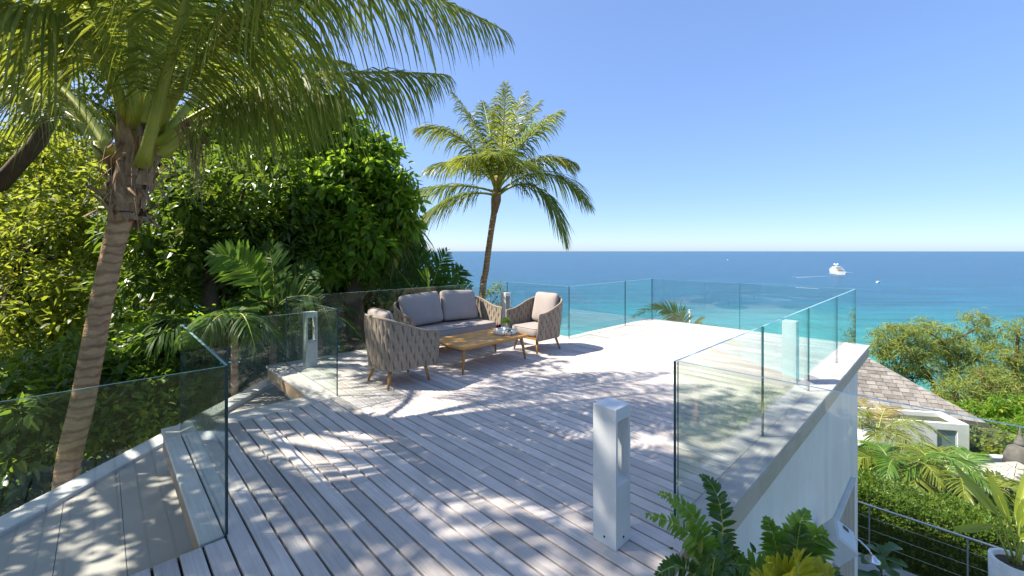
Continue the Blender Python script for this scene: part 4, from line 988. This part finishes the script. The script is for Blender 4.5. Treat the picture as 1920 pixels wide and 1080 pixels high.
for st, tpv, wd, bow in (((1868,962,7.2), (1786,862,7.2), .075, .05), ((1890,975,7.35), (1852,878,7.4), .068, .03), ((1862,985,7.1), (1792,1004,6.9), .06, -.16),
                         ((1912,985,7.2), (1930,920,7.2), .07, .06), ((1925,1000,7.3), (1990,930,7.5), .07, .05), ((1905,970,7.6), (1940,850,7.9), .07, .04), ((1915,1010,7.0), (1960,1010,6.7), .09, -.1)):
    st, tpv = rel(*st), rel(*tpv)
    paddle(t, (random.uniform(-.06, .06), random.uniform(-.06, .06), 1.12), st, tpv, wd, 'paddle_leaf', bow)

# fiddle-leaf plant on the lower terrace
fp = U(1652, 1160, 7.4); fp[2] = FZ
t = thing('fiddle_leaf_plant', 'dark green round-leaved plant on the concrete lower terrace', 'plant', tuple(fp))
MB().tube([(0, 0, 0), (.02, 0, .6), (0, .02, 1.25)], [.025, .02, .012], 8).build('trunk', M['bark'], t)
MB().lathe([(0.0, 0.001), (0.16, 0.001), (0.2, 0.3), (0.17, 0.3), (0.0, 0.27)], n=20).build('pot', M['ceramic'], t)
for i in range(22):
    a_ = i * 2.4; z = .45 + .85 * i / 22; tilt_ = random.uniform(-.1, .75)
    d_ = np.array([math.cos(a_), math.sin(a_), tilt_]); d_ /= np.linalg.norm(d_)
    s_ = np.cross(d_, [0, 0, 1]); s_ /= np.linalg.norm(s_); n_ = np.cross(s_, d_); L_ = random.uniform(.24, .36)
    V = []
    for s, ww in ((0, .02), (.25, .45), (.5, .55), (.75, .75), (.92, .5), (1, .08)):
        c = np.array([0, 0, z]) + d_ * (.05 + L_ * s) - np.array([0, 0, .08 * s * s]); h_ = ww * L_ * .42
        V += [c + s_ * h_ + n_ * h_ * .3, c, c - s_ * h_ + n_ * h_ * .3]
    F = [(3*r+j, 3*r+j+1, 3*r+j+4, 3*r+j+3) for r in range(5) for j in range(2)]
    MB().add(V, F, 0, True).build('leaf', M['fern_dark'], t)

# bright palms between hedge and villa
for i, (u, v, Y_, lab, n_, L_, up, dr, mt) in enumerate((
    (1690, 925, 13.0, 'bright bushy palm left behind the hedge', 17, 2.0, .95, .7, ['lime_palm', 'fresh_palm', 'lime_palm']),
    (1790, 965, 12.2, 'bright arching palm behind hedge in front of window', 17, 1.9, .95, .7, ['lime_palm', 'lime_palm', 'fresh_palm']),
    (1645, 815, 20.0, 'yellowing palm in front of the shingled villa roof', 13, 2.3, .75, .85, ['gold_palm', 'lime_palm', 'lime_palm']),
    (1910, 955, 11.6, 'bushy palm behind the potted paddle-leaved plant', 13, 1.7, .6, .75, ['fresh_palm', 'lime_palm', 'dark_palm']),
    (1625, 905, 15.0, 'shaded palm tucked against the white wall corner', 11, 1.8, .8, .7, ['dark_palm', 'fresh_palm']),
    (1735, 930, 15.0, 'dark green palm under the villa wall', 11, 1.9, .6, .75, ['dark_palm', 'fresh_palm', 'lime_palm']))):
    c0 = U(u, v, Y_); b0 = gz(c0)
    small_palm(lab, b0, radial(c0, n_, L_, up, dr, 20 + i, mats=mt), 'lime_palm', L_ * .30, .045, 56, .28, .022, .14, (c0, .12), group='palms between the hedge and the villa')
for i, (x, y) in enumerate(((14.5, 6.0), (13.0, 3.0), (17.0, 9.0))):
    b0 = gz((x, y, 0)); c0 = b0 + np.array([0, 0, 3.4 + .4 * i])
    small_palm(('tall', 'leaning', 'spreading')[i] + ' garden palm below the terrace right of the view', b0, radial(c0, 12, 2.0, .6, .8, 40 + i, mats=['lime_palm', 'fresh_palm']), 'lime_palm', .6, .045, 44, .3, .022, .14, (c0, .12))

# ferns close to the camera
def fern(label, base, fr, ll, lw, mat):
    root = thing('fern', label, 'fern', tuple(base), 0, 'ferns below the deck edge')
    b = np.asarray(base)
    for p0, p1, p2, *m_ in fr:
        frond(root, b, U(*p0) if len(p0) == 3 and abs(p0[0]) > 50 else p0, U(*p1), U(*p2), nl=34, ll=ll, lw=lw, pet=.12, droop=.22, r0=.0035, face=(-.1, -1, .75), leafmat=m_[0] if m_ else mat, lift=.08, rmat='petiole', tipang=.55)
    return root
fz = -1.07
b1 = np.array([.90, 1.95, fz])
fern('arching green fern overlapping the right glass corner', b1, [
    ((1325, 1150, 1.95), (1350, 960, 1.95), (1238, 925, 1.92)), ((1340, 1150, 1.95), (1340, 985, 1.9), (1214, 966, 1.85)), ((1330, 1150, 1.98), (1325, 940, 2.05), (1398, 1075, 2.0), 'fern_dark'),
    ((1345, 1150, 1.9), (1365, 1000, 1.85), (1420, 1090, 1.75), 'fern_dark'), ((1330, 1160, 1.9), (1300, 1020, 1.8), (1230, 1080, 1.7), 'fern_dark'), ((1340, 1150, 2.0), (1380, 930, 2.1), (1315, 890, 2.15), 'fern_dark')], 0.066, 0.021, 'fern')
b2 = np.array([1.15, 1.72, fz])
fern('upright green fern against the shaded white wall', b2, [
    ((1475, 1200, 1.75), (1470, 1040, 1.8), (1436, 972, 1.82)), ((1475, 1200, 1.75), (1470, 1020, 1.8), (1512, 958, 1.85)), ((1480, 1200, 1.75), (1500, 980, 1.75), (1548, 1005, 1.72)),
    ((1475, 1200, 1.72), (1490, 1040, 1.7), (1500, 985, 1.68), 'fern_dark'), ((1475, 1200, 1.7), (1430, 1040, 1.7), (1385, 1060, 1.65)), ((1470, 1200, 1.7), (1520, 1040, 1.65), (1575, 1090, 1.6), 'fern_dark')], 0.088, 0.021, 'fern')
b3 = np.array([1.0, 1.45, fz])
fern('lime yellow fern frond at the bottom edge', b3, [
    ((1500, 1250, 1.5), (1505, 1060, 1.5), (1440, 1055, 1.45), 'fern_lime'), ((1505, 1250, 1.5), (1510, 1055, 1.52), (1560, 1075, 1.5), 'fern_lime'), ((1500, 1250, 1.5), (1500, 1040, 1.5), (1490, 1045, 1.35), 'fern_lime'),
    ((1502, 1250, 1.5), (1480, 1065, 1.5), (1400, 1100, 1.45), 'fern_lime')], 0.085, 0.024, 'fern_lime')
b4 = np.array([.62, 1.75, fz])
t = thing('leafy_creeper', 'leafy dark green creeper at the deck corner under the fern', 'plant', tuple(b4))
nn = 170
P = np.array([U(random.gauss(1340, 26), random.gauss(1078, 26), random.uniform(1.6, 2.0)) for _ in range(nn)]) - b4
V, F = leaves(P, unit(nn) * .8 + np.array([0, -.2, .5]), unit(nn) * .5 + np.array([0, -.4, 1.0]), rng.uniform(.04, .065, nn), rng.uniform(.018, .028, nn))
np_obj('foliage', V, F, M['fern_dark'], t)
cr_ = MB()
for i in range(14):
    q = P[i * 12]; cr_.tube([(0, 0, 0), tuple(q * .5 + np.array([0, 0, .08])), tuple(q)], [.006, .004, .002], 5, cap=False)
cr_.build('stem', M['petiole'], t)

# ------------------------------------------------------------------ villa
vl = thing('villa', 'white villa with brown shingled hip roof down the slope', 'house', (27.0, 29.0, -15.5))
vo = np.array([27.0, 29.0, -15.5])
fr_, fl2 = np.array([30.2, 28.0]), np.array([21.0, 29.9])
dv = (fr_ - fl2); Lv = np.linalg.norm(dv); dv /= Lv; nv = np.array([dv[1], -dv[0]])      # outward normal, towards the camera
def vp(s, n_, z): q = fl2 + dv * s - nv * n_; return (q[0] - vo[0], q[1] - vo[1], z - vo[2])
def vbox(mb, s0, s1, n0, n1, z0, z1, m=0):
    V = [vp(s, n_, z) for z in (z0, z1) for s, n_ in ((s0, n0), (s1, n0), (s1, n1), (s0, n1))]
    return mb.add(V, [(0,3,2,1),(4,5,6,7),(0,1,5,4),(1,2,6,5),(2,3,7,6),(3,0,4,7)], m)
top_z = -9.83
sW0 = Lv - (1818 - 1768) * 28 / FPX - .05; sW1 = Lv - (1818 - 1800) * 28 / FPX
wz1, wz0 = EYE - (808 - VH) * 28.1 / FPX, EYE - (858 - VH) * 28.1 / FPX
mb = MB()
vbox(mb, 0, sW0, 0, .25, -15.5, top_z); vbox(mb, sW1, Lv, 0, .25, -15.5, top_z); vbox(mb, sW0, sW1, .002, .248, wz1, top_z); vbox(mb, sW0, sW1, .002, .248, -15.5, wz0)
vbox(mb, Lv - .25, Lv, .252, 2.4, -15.5, top_z); vbox(mb, 0, Lv - .252, 2.1, 2.35, -15.5, top_z - .02); vbox(mb, 0.1, Lv - .26, .26, 2.09, -11, top_z - .3, 1)
mb.build('wall', [M['white_wall'], M['terrain']], vl)
mb = MB()
for s0, s1, z0, z1 in ((sW0, sW0 + .07, wz0, wz1), (sW1 - .07, sW1, wz0, wz1), (sW0 + .07, sW1 - .07, wz1 - .07, wz1), (sW0 + .07, sW1 - .07, wz0, wz0 + .07)): vbox(mb, s0, s1, .05, .13, z0, z1)
wf = mb.build('window', M['white_paint'], vl)
vbox(MB(), sW0 + .07, sW1 - .07, .08, .10, wz0 + .07, wz1 - .07).build('pane', M['window_glass'], wf)
# main body under the roof
mb = MB(); V = [vp(s, n_, z) for z in (-15.5, -10.6) for s, n_ in ((-1, 3.2), (Lv + .6, 2.7), (Lv - 3, 9), (-1, 9))]
mb.add(V, [(0,3,2,1),(4,5,6,7),(0,1,5,4),(1,2,6,5),(2,3,7,6),(3,0,4,7)]).build('back_wall', M['bark'], vl)
# roof: eave corner on the right, ridge end behind, eave running left
EC = U(1848, 792, 29.5); EL = U(1560, 757, 33.4); EL[2] = EC[2]; RE = U(1606, 659, 36.0)
ev = EL - EC; ev /= np.linalg.norm(ev)
RL = RE + ev * 6.0
EL2 = EC + ev * 16.0
inn = RE - EC; inn = inn - ev * (inn @ ev)          # straight up the slope
nrmr = np.cross(-ev, inn); nrmr /= np.linalg.norm(nrmr)
back = EC + (RE - EC) * np.array([1, 1, 0]) * 2.0 + np.array([5.0, 0, 0])
mb = MB(); P5 = [EC - vo, EL2 - vo, RL - vo, RE - vo, EC + np.array([2.0, 9.0, 0]) - vo]
P5 = [p - nrmr * .05 for p in P5]
mb.add([tuple(p) for p in P5] + [tuple(p - np.array([0, 0, .25])) for p in P5], [(0, 1, 2, 3)[::-1], (0, 3, 4)[::-1], (5, 6, 7, 8), (5, 8, 9), (0, 5, 6, 1), (0, 4, 9, 5)])
rf = mb.build('roof', M['shingle'], vl)
Hs = np.linalg.norm(inn); iu = inn / Hs; rows = 15; rh = Hs / rows; swd = 0.62
hipx = (RE - EC) @ ev
cnt_ = 0
for r in range(rows):
    y0 = r * rh; xa = hipx * (y0 / Hs); x_ = xa + (r % 2) * -.28 - .05
    while x_ < xa + 12.5 and cnt_ < 298:
        x0, x1 = max(x_, xa - .03), x_ + swd * random.uniform(.93, .99)
        if x1 - x0 > .1:
            q = lambda x, y, h_: tuple(EC + ev * x + iu * y + nrmr * h_ - vo)
            up_ = y0 + rh * 1.12; dz = random.uniform(-.012, .015)
            xt0 = max(x0, hipx * min(up_, Hs) / Hs - .03); xt1 = max(x1, xt0 + .02)
            lo = y0 - .05 + random.uniform(-.025, .025)
            V = [q(x0, lo, .05 + dz), q(x1, lo, .05 + dz), q(xt1, up_, .012 + dz*.3), q(xt0, up_, .012 + dz*.3), q(x0, lo, .0), q(x1, lo, .0)]
            MB().add(V, [(0, 3, 2, 1), (0, 1, 5, 4)]).build('shingle', M['shingle'], rf); cnt_ += 1
        x_ += swd
    if cnt_ >= 298: break

# rounded white garden shade beside the villa wall
c0 = U(1612, 826, 24.5); b0 = gz(c0)
t = thing('garden_parasol', 'rounded white fabric garden shade beside the villa wall', 'parasol', tuple(b0))
hh = c0[2] - b0[2]
MB().lathe([(0.0, hh + .62), (.35, hh + .56), (.7, hh + .36), (.92, hh), (.9, hh - .02), (.68, hh + .3), (0, hh + .5)], n=20).build('canopy', M['white_wall'], t)
MB().tube([(0, 0, 0), (0, 0, hh + .5)], .035, 8).build('pole', M['steel'], t)

# low pavilion with pale tiled roof and stone finial, far right
apx = U(1908, 866, 15.5); 
pv_ = thing('pavilion', 'low pavilion with pale square-tiled roof behind the potted plant', 'pavilion', (apx[0], apx[1], apx[2] - 3.2))
po = np.array(pv_.location)
c4 = [apx + np.array(q) for q in ((-2.3, -1.6, -1.35), (1.5, -3.0, -1.35), (3.0, .8, -1.35), (-.9, 2.2, -1.35))]
mb = MB(); mb.add([tuple(apx - po)] + [tuple(p - po) for p in c4] + [tuple(p * .6 + apx * .4 - po - np.array([0, 0, .6])) for p in c4] + [tuple((p - apx) * np.array([.8, .8, 0]) + apx - po - np.array([0, 0, 3.2])) for p in c4],
    [(0, 1, 2), (0, 2, 3), (0, 3, 4), (0, 4, 1)])
pr = mb.build('roof', M['roof_tile'], pv_)
mb = MB(); q4 = [(p - apx) * np.array([.8, .8, 0]) + apx - po for p in c4]
mb.add([tuple(p + np.array([0, 0, -3.2])) for p in q4] + [tuple(p + np.array([0, 0, -1.3])) for p in q4], [(0,1,5,4),(1,2,6,5),(2,3,7,6),(3,0,4,7)]).build('wall', M['white_wall'], pv_)
for i0, i1 in ((0, 1), (3, 0)):
    p, q = c4[i0], c4[i1]; nf = np.cross(q - p, apx - p); nf /= np.linalg.norm(nf)
    if nf[2] < 0: nf = -nf
    rows = 8
    for r in range(rows):
        t0, t1 = r / rows, (r + 1) / rows
        a0_, a1_ = p + (apx - p) * t0, q + (apx - q) * t0
        n_ = max(1, round(np.linalg.norm(a1_ - a0_) / .34))
        for j in range(n_):
            s0, s1 = (j + .03) / n_, (j + .97) / n_
            e0, e1_ = p + (apx - p) * min(t1 + .01, .995), q + (apx - q) * min(t1 + .01, .995)
            V = [a0_ + (a1_ - a0_) * s0 + nf * .045, a0_ + (a1_ - a0_) * s1 + nf * .045, e0 + (e1_ - e0) * s1 + nf * .015, e0 + (e1_ - e0) * s0 + nf * .015,
                 a0_ + (a1_ - a0_) * s0, a0_ + (a1_ - a0_) * s1]
            MB().add([tuple(v - po) for v in V], [(0, 1, 2, 3), (0, 4, 5, 1)]).build('roof_tile', M['roof_tile'], pr)
fn = U(1913, 868, 17.5); fb_ = gz(fn)
t = thing('stone_lantern', 'dark stone spired garden lantern at the right edge', 'stone lantern', tuple(fb_))
h0_ = fn[2] - fb_[2]
MB().lathe([(0.0, h0_ + 1.5), (.03, h0_ + 1.45), (.07, h0_ + 1.1), (.16, h0_ + .85), (.2, h0_ + .8), (.15, h0_ + .74)], n=14).build('spire', M['stone'], t)
MB().lathe([(.15, h0_ + .74), (.34, h0_ + .62), (.46, h0_ + .3), (.5, h0_ - .1), (.42, h0_ - .12), (.4, 0)], n=14).build('body', M['stone'], t)
# low white wall and bare earth strip
lw_ = U(1858, 862, 19.0)
t = thing('garden_wall', 'low white garden wall right of the villa', 'wall', (lw_[0], lw_[1], lw_[2] - 2.2), R(-9))
MB().box(-.95, .85, -.12, .12, 0, 2.32).build('wall_face', M['white_wall'], t)
MB().box(-1.0, .9, -.16, .16, 2.323, 2.38).build('coping', M['white_wall'], t)
# thin white pole beyond the far glass
pp = U(1293, 594, 13.5)
t = thing('white_pole', 'thin white pole leaning beyond the far glass', 'pole', (pp[0], pp[1], pp[2] - 3.0))
MB().tube([(.12, 0, 0), (0, 0, 3.2)], .028, 8).build('shaft', M['white_paint'], t)
MB().lathe([(0, .04), (.035, .02), (.035, 0), (0, -.01)], (0, 0, 3.2), 10).build('cap', M['white_paint'], t)

# ------------------------------------------------------------------ casuarina trees and bushes on the right
def casuarina(label, base, trunk, radii, blobs, n_sp, seed, dens=13, ll=.55, mat='needle'):
    """open crown: many sprays of thin drooping needles along ascending branches"""
    r_ = np.random.default_rng(seed); base = np.asarray(base)
    root = thing('casuarina_tree', label, 'tree', tuple(base), 0, 'feathery trees in front of the sea')
    MB().tube([tuple(np.asarray(p) - base) for p in trunk], radii, 8).build('trunk', M['bark'], root)
    vol = np.array([np.prod(b[1]) ** (2/3) for b in blobs]); cnt = (n_sp * vol / vol.sum()).astype(int)
    A = []
    tr = np.array(trunk)
    for (c, rd), k_ in zip(blobs, cnt):
        u_ = r_.normal(size=(k_, 3)); u_ /= np.linalg.norm(u_, axis=1, keepdims=True)
        lb = MB()
        P = np.asarray(c) + u_ * (r_.uniform(.1, 1, (k_, 1)) ** .45) * np.asarray(rd)
        A.append(P)
        st = tr[np.argmin(np.linalg.norm(tr - (np.asarray(c) - [0, 0, rd[2]]), axis=1))]
        hub = np.asarray(c) - np.array([0, 0, rd[2] * .35])
        lb.tube([tuple(st - base), tuple((st + hub) / 2 - base + r_.normal(0, .12, 3)), tuple(hub - base)], [radii[-1] * 1.2, radii[-1], radii[-1] * .6], 6, cap=False)
        for i in range(min(9, k_)):
            lb.tube([tuple(hub - base), tuple((hub + P[i]) / 2 - base + r_.normal(0, .1, 3)), tuple(P[i] - base)], [radii[-1] * .5, radii[-1] * .3, .012], 5, cap=False)
        lb.build('limb', M['bark'], root)
    P = np.concatenate(A); n_ = len(P) * dens; ci = np.repeat(np.arange(len(P)), dens)
    cen = P[ci] + r_.normal(0, .22, (n_, 3)) * np.array([1, 1, .6]) - base
    dirr = r_.normal(0, .55, (n_, 3)) + np.array([.1, 0, .15]); dirr /= np.linalg.norm(dirr, axis=1, keepdims=True)
    L_ = ll * r_.uniform(.5, 1.2, n_)[:, None]; wd = np.cross(dirr, r_.normal(size=(n_, 3))); wd /= np.linalg.norm(wd, axis=1, keepdims=True); wd *= .027
    m_ = cen + dirr * L_ * .55; e_ = cen + dirr * L_ - np.array([0, 0, 1]) * L_ * .35
    V = np.stack([cen - wd, cen + wd, m_ + wd, m_ - wd, e_ + wd * .3, e_ - wd * .3], 1).reshape(-1, 3)
    i = np.arange(n_)[:, None] * 6
    F = np.concatenate([i + np.array([0, 1, 2, 3]), i + np.array([3, 2, 4, 5])], 1).reshape(-1, 4)
    np_obj('crown', V, F, M[mat], root)
def cb(u, v, Y, w_, h_): k_ = Y / FPX * 1.1; return (U(u, v - 4, Y), (w_ * k_, w_ * k_ * .8, h_ * k_))
Y1 = 45.0
casuarina('feathery tree with forked dark trunk in front of turquoise sea', gz(U(1795, 850, Y1)), [gz(U(1795, 850, Y1)), U(1793, 760, Y1), U(1788, 700, Y1), U(1778, 672, Y1), U(1768, 640, Y1)], [.3, .27, .22, .16, .10],
    [cb(1770, 640, Y1, 40, 30), cb(1830, 610, Y1, 28, 24), cb(1800, 660, Y1, 45, 30), cb(1750, 690, Y1, 36, 26), cb(1830, 690, Y1, 40, 32), cb(1740, 620, Y1, 30, 16), cb(1862, 645, Y1, 26, 20)], 560, 1)
casuarina('feathery tree leaning left over the shingled roof', gz(U(1775, 860, 43)), [gz(U(1775, 860, 43)), U(1772, 760, 43), U(1745, 712, 43), U(1715, 668, 43), U(1690, 640, 43)], [.28, .25, .2, .15, .10],
    [cb(1680, 640, 43, 42, 26), cb(1652, 660, 43, 22, 22), cb(1690, 672, 43, 40, 30), cb(1730, 660, 43, 24, 26), cb(1710, 705, 43, 30, 22), cb(1700, 620, 43, 30, 12)], 440, 2)
casuarina('feathery tree at the right edge above the garden', gz(U(1905, 870, 42)), [gz(U(1905, 870, 42)), U(1903, 760, 42), U(1902, 700, 42), U(1908, 640, 42), U(1912, 612, 42)], [.3, .26, .2, .13, .07],
    [cb(1908, 625, 42, 26, 24), cb(1895, 670, 42, 36, 28), cb(1925, 680, 42, 36, 34), cb(1890, 720, 42, 50, 32), cb(1940, 740, 42, 50, 40)], 520, 3)
casuarina('low spreading feathery tree between the two forked ones', gz(U(1850, 860, 40)), [gz(U(1850, 860, 40)), U(1860, 760, 40), U(1845, 715, 40), U(1835, 690, 40)], [.24, .2, .16, .1],
    [cb(1840, 720, 40, 46, 26), cb(1790, 740, 40, 40, 26), cb(1870, 745, 40, 46, 26), cb(1840, 770, 40, 50, 26)], 440, 4)
for i, (u, v, Y_, rx, rz, lab, mt) in enumerate((
    (1840, 790, 36, 60, 30, 'rounded green bush behind the villa roof corner', 'leaf_mid'), (1910, 775, 34, 50, 36, 'tall green bush at right under the feathery trees', 'leaf_mid'),
    (1850, 820, 30, 36, 34, 'leafy bush right beside the villa wall', 'leaf_hedge'), (1895, 835, 27, 34, 34, 'yellow-green bush behind the low garden wall', 'leaf_yellow'),
    (1960, 830, 26, 60, 60, 'dark bush past the right garden wall', 'leaf_mid'), (1800, 780, 50, 60, 40, 'broad bush under the feathery trees beyond the roof', 'leaf_mid'))):
    k_ = Y_ / FPX; c0 = U(u, v, Y_); b0 = gz(c0); rx *= k_; rz *= k_
    tree(lab, b0, (b0 + c0) / 2, .1, [(c0, (rx, rx * .8, rz)), (c0 + np.array([rx * .5, -.3, -rz * .5]), (rx * .7, rx * .6, rz * .7)), (c0 + np.array([-rx * .5, -.2, -rz * .6]), (rx * .7, rx * .6, rz * .7))],
         230, 26, .26, .14, mt, 'garden_bush', limbs=12, seed=30 + i, clump_r=.45, group='bushes round the villa garden', cat='bush')
# dense low ground plants on the slope
nn = 26000
gx = rng.uniform(9, 46, nn); gy = rng.uniform(9, 44, nn); gzv = ground(gx, gy)
P = np.stack([gx, gy, gzv + rng.uniform(0, .5, nn) + .25 * np.sin(gx * 1.7) * np.sin(gy * 1.3)], 1)
V, F = leaves(P, unit(nn) + np.array([0, 0, .8]), unit(nn) + np.array([0, 0, 1.]), rng.uniform(.2, .42, nn), rng.uniform(.1, .2, nn))
np_obj('ground_cover', V, F, M['leaf_hedge'])['kind'] = 'stuff'
nn = 16000
gx = rng.uniform(-14, -3.9, nn); gy = rng.uniform(2.5, 16, nn); gzv = ground(gx, gy)
P = np.stack([gx, gy, gzv + rng.uniform(0, .35, nn)], 1)
V, F = leaves(P, unit(nn) + np.array([0, 0, .6]), unit(nn) + np.array([0, 0, 1.]), rng.uniform(.1, .24, nn), rng.uniform(.05, .11, nn))
np_obj('undergrowth', V, F, M['leaf_dark'])['kind'] = 'stuff'

# ------------------------------------------------------------------ boats
def sea_pt(u, v): Y_ = (EYE - SEA) * FPX / (v - VH); return np.array([(u - 960) * Y_ / FPX, Y_, SEA])
def hull(mb, L_, B_, H_, m=0, sheer=.5):
    sec = []; ns = 9
    for i in range(ns):
        s = i / (ns - 1); x = (s - .5) * L_; hb = B_ / 2 * (1 if s < .45 else max(.02, 1 - ((s - .45) / .55) ** 2)) * (.9 if i == 0 else 1)
        z = H_ * (1 + sheer * max(0, s - .3) ** 1.5)
        sec += [(x - .0, -hb * .72, 0), (x, -hb, z), (x, hb, z), (x, hb * .72, 0)]
    F = [(4*i+j, 4*i+(j+1) % 4, 4*i+4+(j+1) % 4, 4*i+4+j) for i in range(ns-1) for j in range(4)] + [(0, 1, 2, 3), tuple(4*(ns-1)+j for j in (3, 2, 1, 0))]
    mb.add(sec, F, m)
py = sea_pt(1567, 513.5)
ang = R(70)
yt = thing('motor_yacht', 'large white motor yacht with stepped decks on the blue sea', 'yacht', tuple(py), ang)
mb = MB(); hull(mb, 58, 12, 5.2, 0, .9); mb.build('hull', M['boat_white'], yt)
for i, (x0, x1, hw, z0, z1) in enumerate(((-20, 15, 5.0, 5.3, 7.8), (-14, 11, 4.5, 8.2, 10.4), (-7, 7, 3.6, 10.8, 12.7))):
    MB().add([(x0, -hw, z0), (x1, -hw, z0), (x1, hw, z0), (x0, hw, z0), (x0 + 1, -hw * .94, z1), (x1 - 3, -hw * .9, z1), (x1 - 3, hw * .9, z1), (x0 + 1, hw * .94, z1)],
             [(0,3,2,1),(4,5,6,7),(0,1,5,4),(1,2,6,5),(2,3,7,6),(3,0,4,7)]).build('deck_house', M['boat_white'], yt)
    MB().box(x0 - 5, x1 - 1, -hw - .5, hw + .5, z1 + .01, z1 + .38).build('deck_slab', M['boat_white'], yt)
    MB().box(x0 + 1.5, x1 - 5, -hw - .06, hw + .06, z0 + 1.0, z0 + 1.8).build('window_band', M['boat_dark'], yt)
    MB().box(x0 - .08, x0 + .8, -hw * .7, hw * .7, z0 + .2, z0 + 1.9).build('aft_opening', M['boat_tan'], yt)
MB().tube([(-1, 0, 12.8), (-2, 0, 17.5)], [.9, .3], 8).build('mast', M['boat_white'], yt)
for y in (-2.2, 2.2): MB().lathe([(0, 1.5), (1.0, 1.1), (1.4, 0), (1.0, -1.1), (0, -1.5)], (-1.5, y, 16.8), 14).build('radome', M['boat_white'], yt)
def wake(u0, v0, u1, v1, w0, w1, label):
    p, q = sea_pt(u0, v0), sea_pt(u1, v1); d_ = q - p; L_ = np.linalg.norm(d_); t_ = thing('boat_wake', label, 'wake', (p[0], p[1], SEA + .12), math.atan2(d_[1], d_[0]))
    r_ = random.Random(int(u0)); mb = MB(); n_ = 14; V = []
    for i in range(n_ + 1):
        s = i / n_; wd = (w0 + (w1 - w0) * s) * r_.uniform(.7, 1.2); j = r_.uniform(-.2, .2) * w1
        V += [(s * L_, -wd + j, 0), (s * L_, wd + j, 0)]
    mb.add(V, [(2*i, 2*i+1, 2*i+3, 2*i+2)[::-1] for i in range(n_)]).build('foam', M['foam'], t_)
wake(1489, 520.5, 1556, 517.5, 1.3, .3, 'thin white speedboat wake left below the yacht')
wake(1492, 539, 1534, 541.5, 1.2, .8, 'curved white wake seen over the far glass top')
wake(1582, 510.5, 1600, 511.5, 1.8, .6, 'short white wake behind the yacht stern')
for u, v, L_, an, lab in ((1489, 520.5, 5, 190, 'small white speedboat at the tip of the thin wake'), (1647, 529.5, 7, 20, 'small white boat on open water right of the yacht'), (1365, 487.5, 11, 30, 'tiny white boat near the horizon left of the yacht')):
    p = sea_pt(u, v); t = thing('speedboat', lab, 'boat', tuple(p), R(an), 'small boats on the sea')
    mb = MB(); hull(mb, L_, L_ * .3, L_ * .12, 0, .8); mb.build('hull', M['boat_white'], t)
    MB().box(-L_ * .2, L_ * .12, -L_ * .1, L_ * .1, L_ * .12, L_ * .24).build('cabin', M['boat_white'], t)
    MB().box(-L_ * .16, L_ * .125, -L_ * .105, L_ * .105, L_ * .16, L_ * .2).build('windscreen', M['boat_dark'], t)
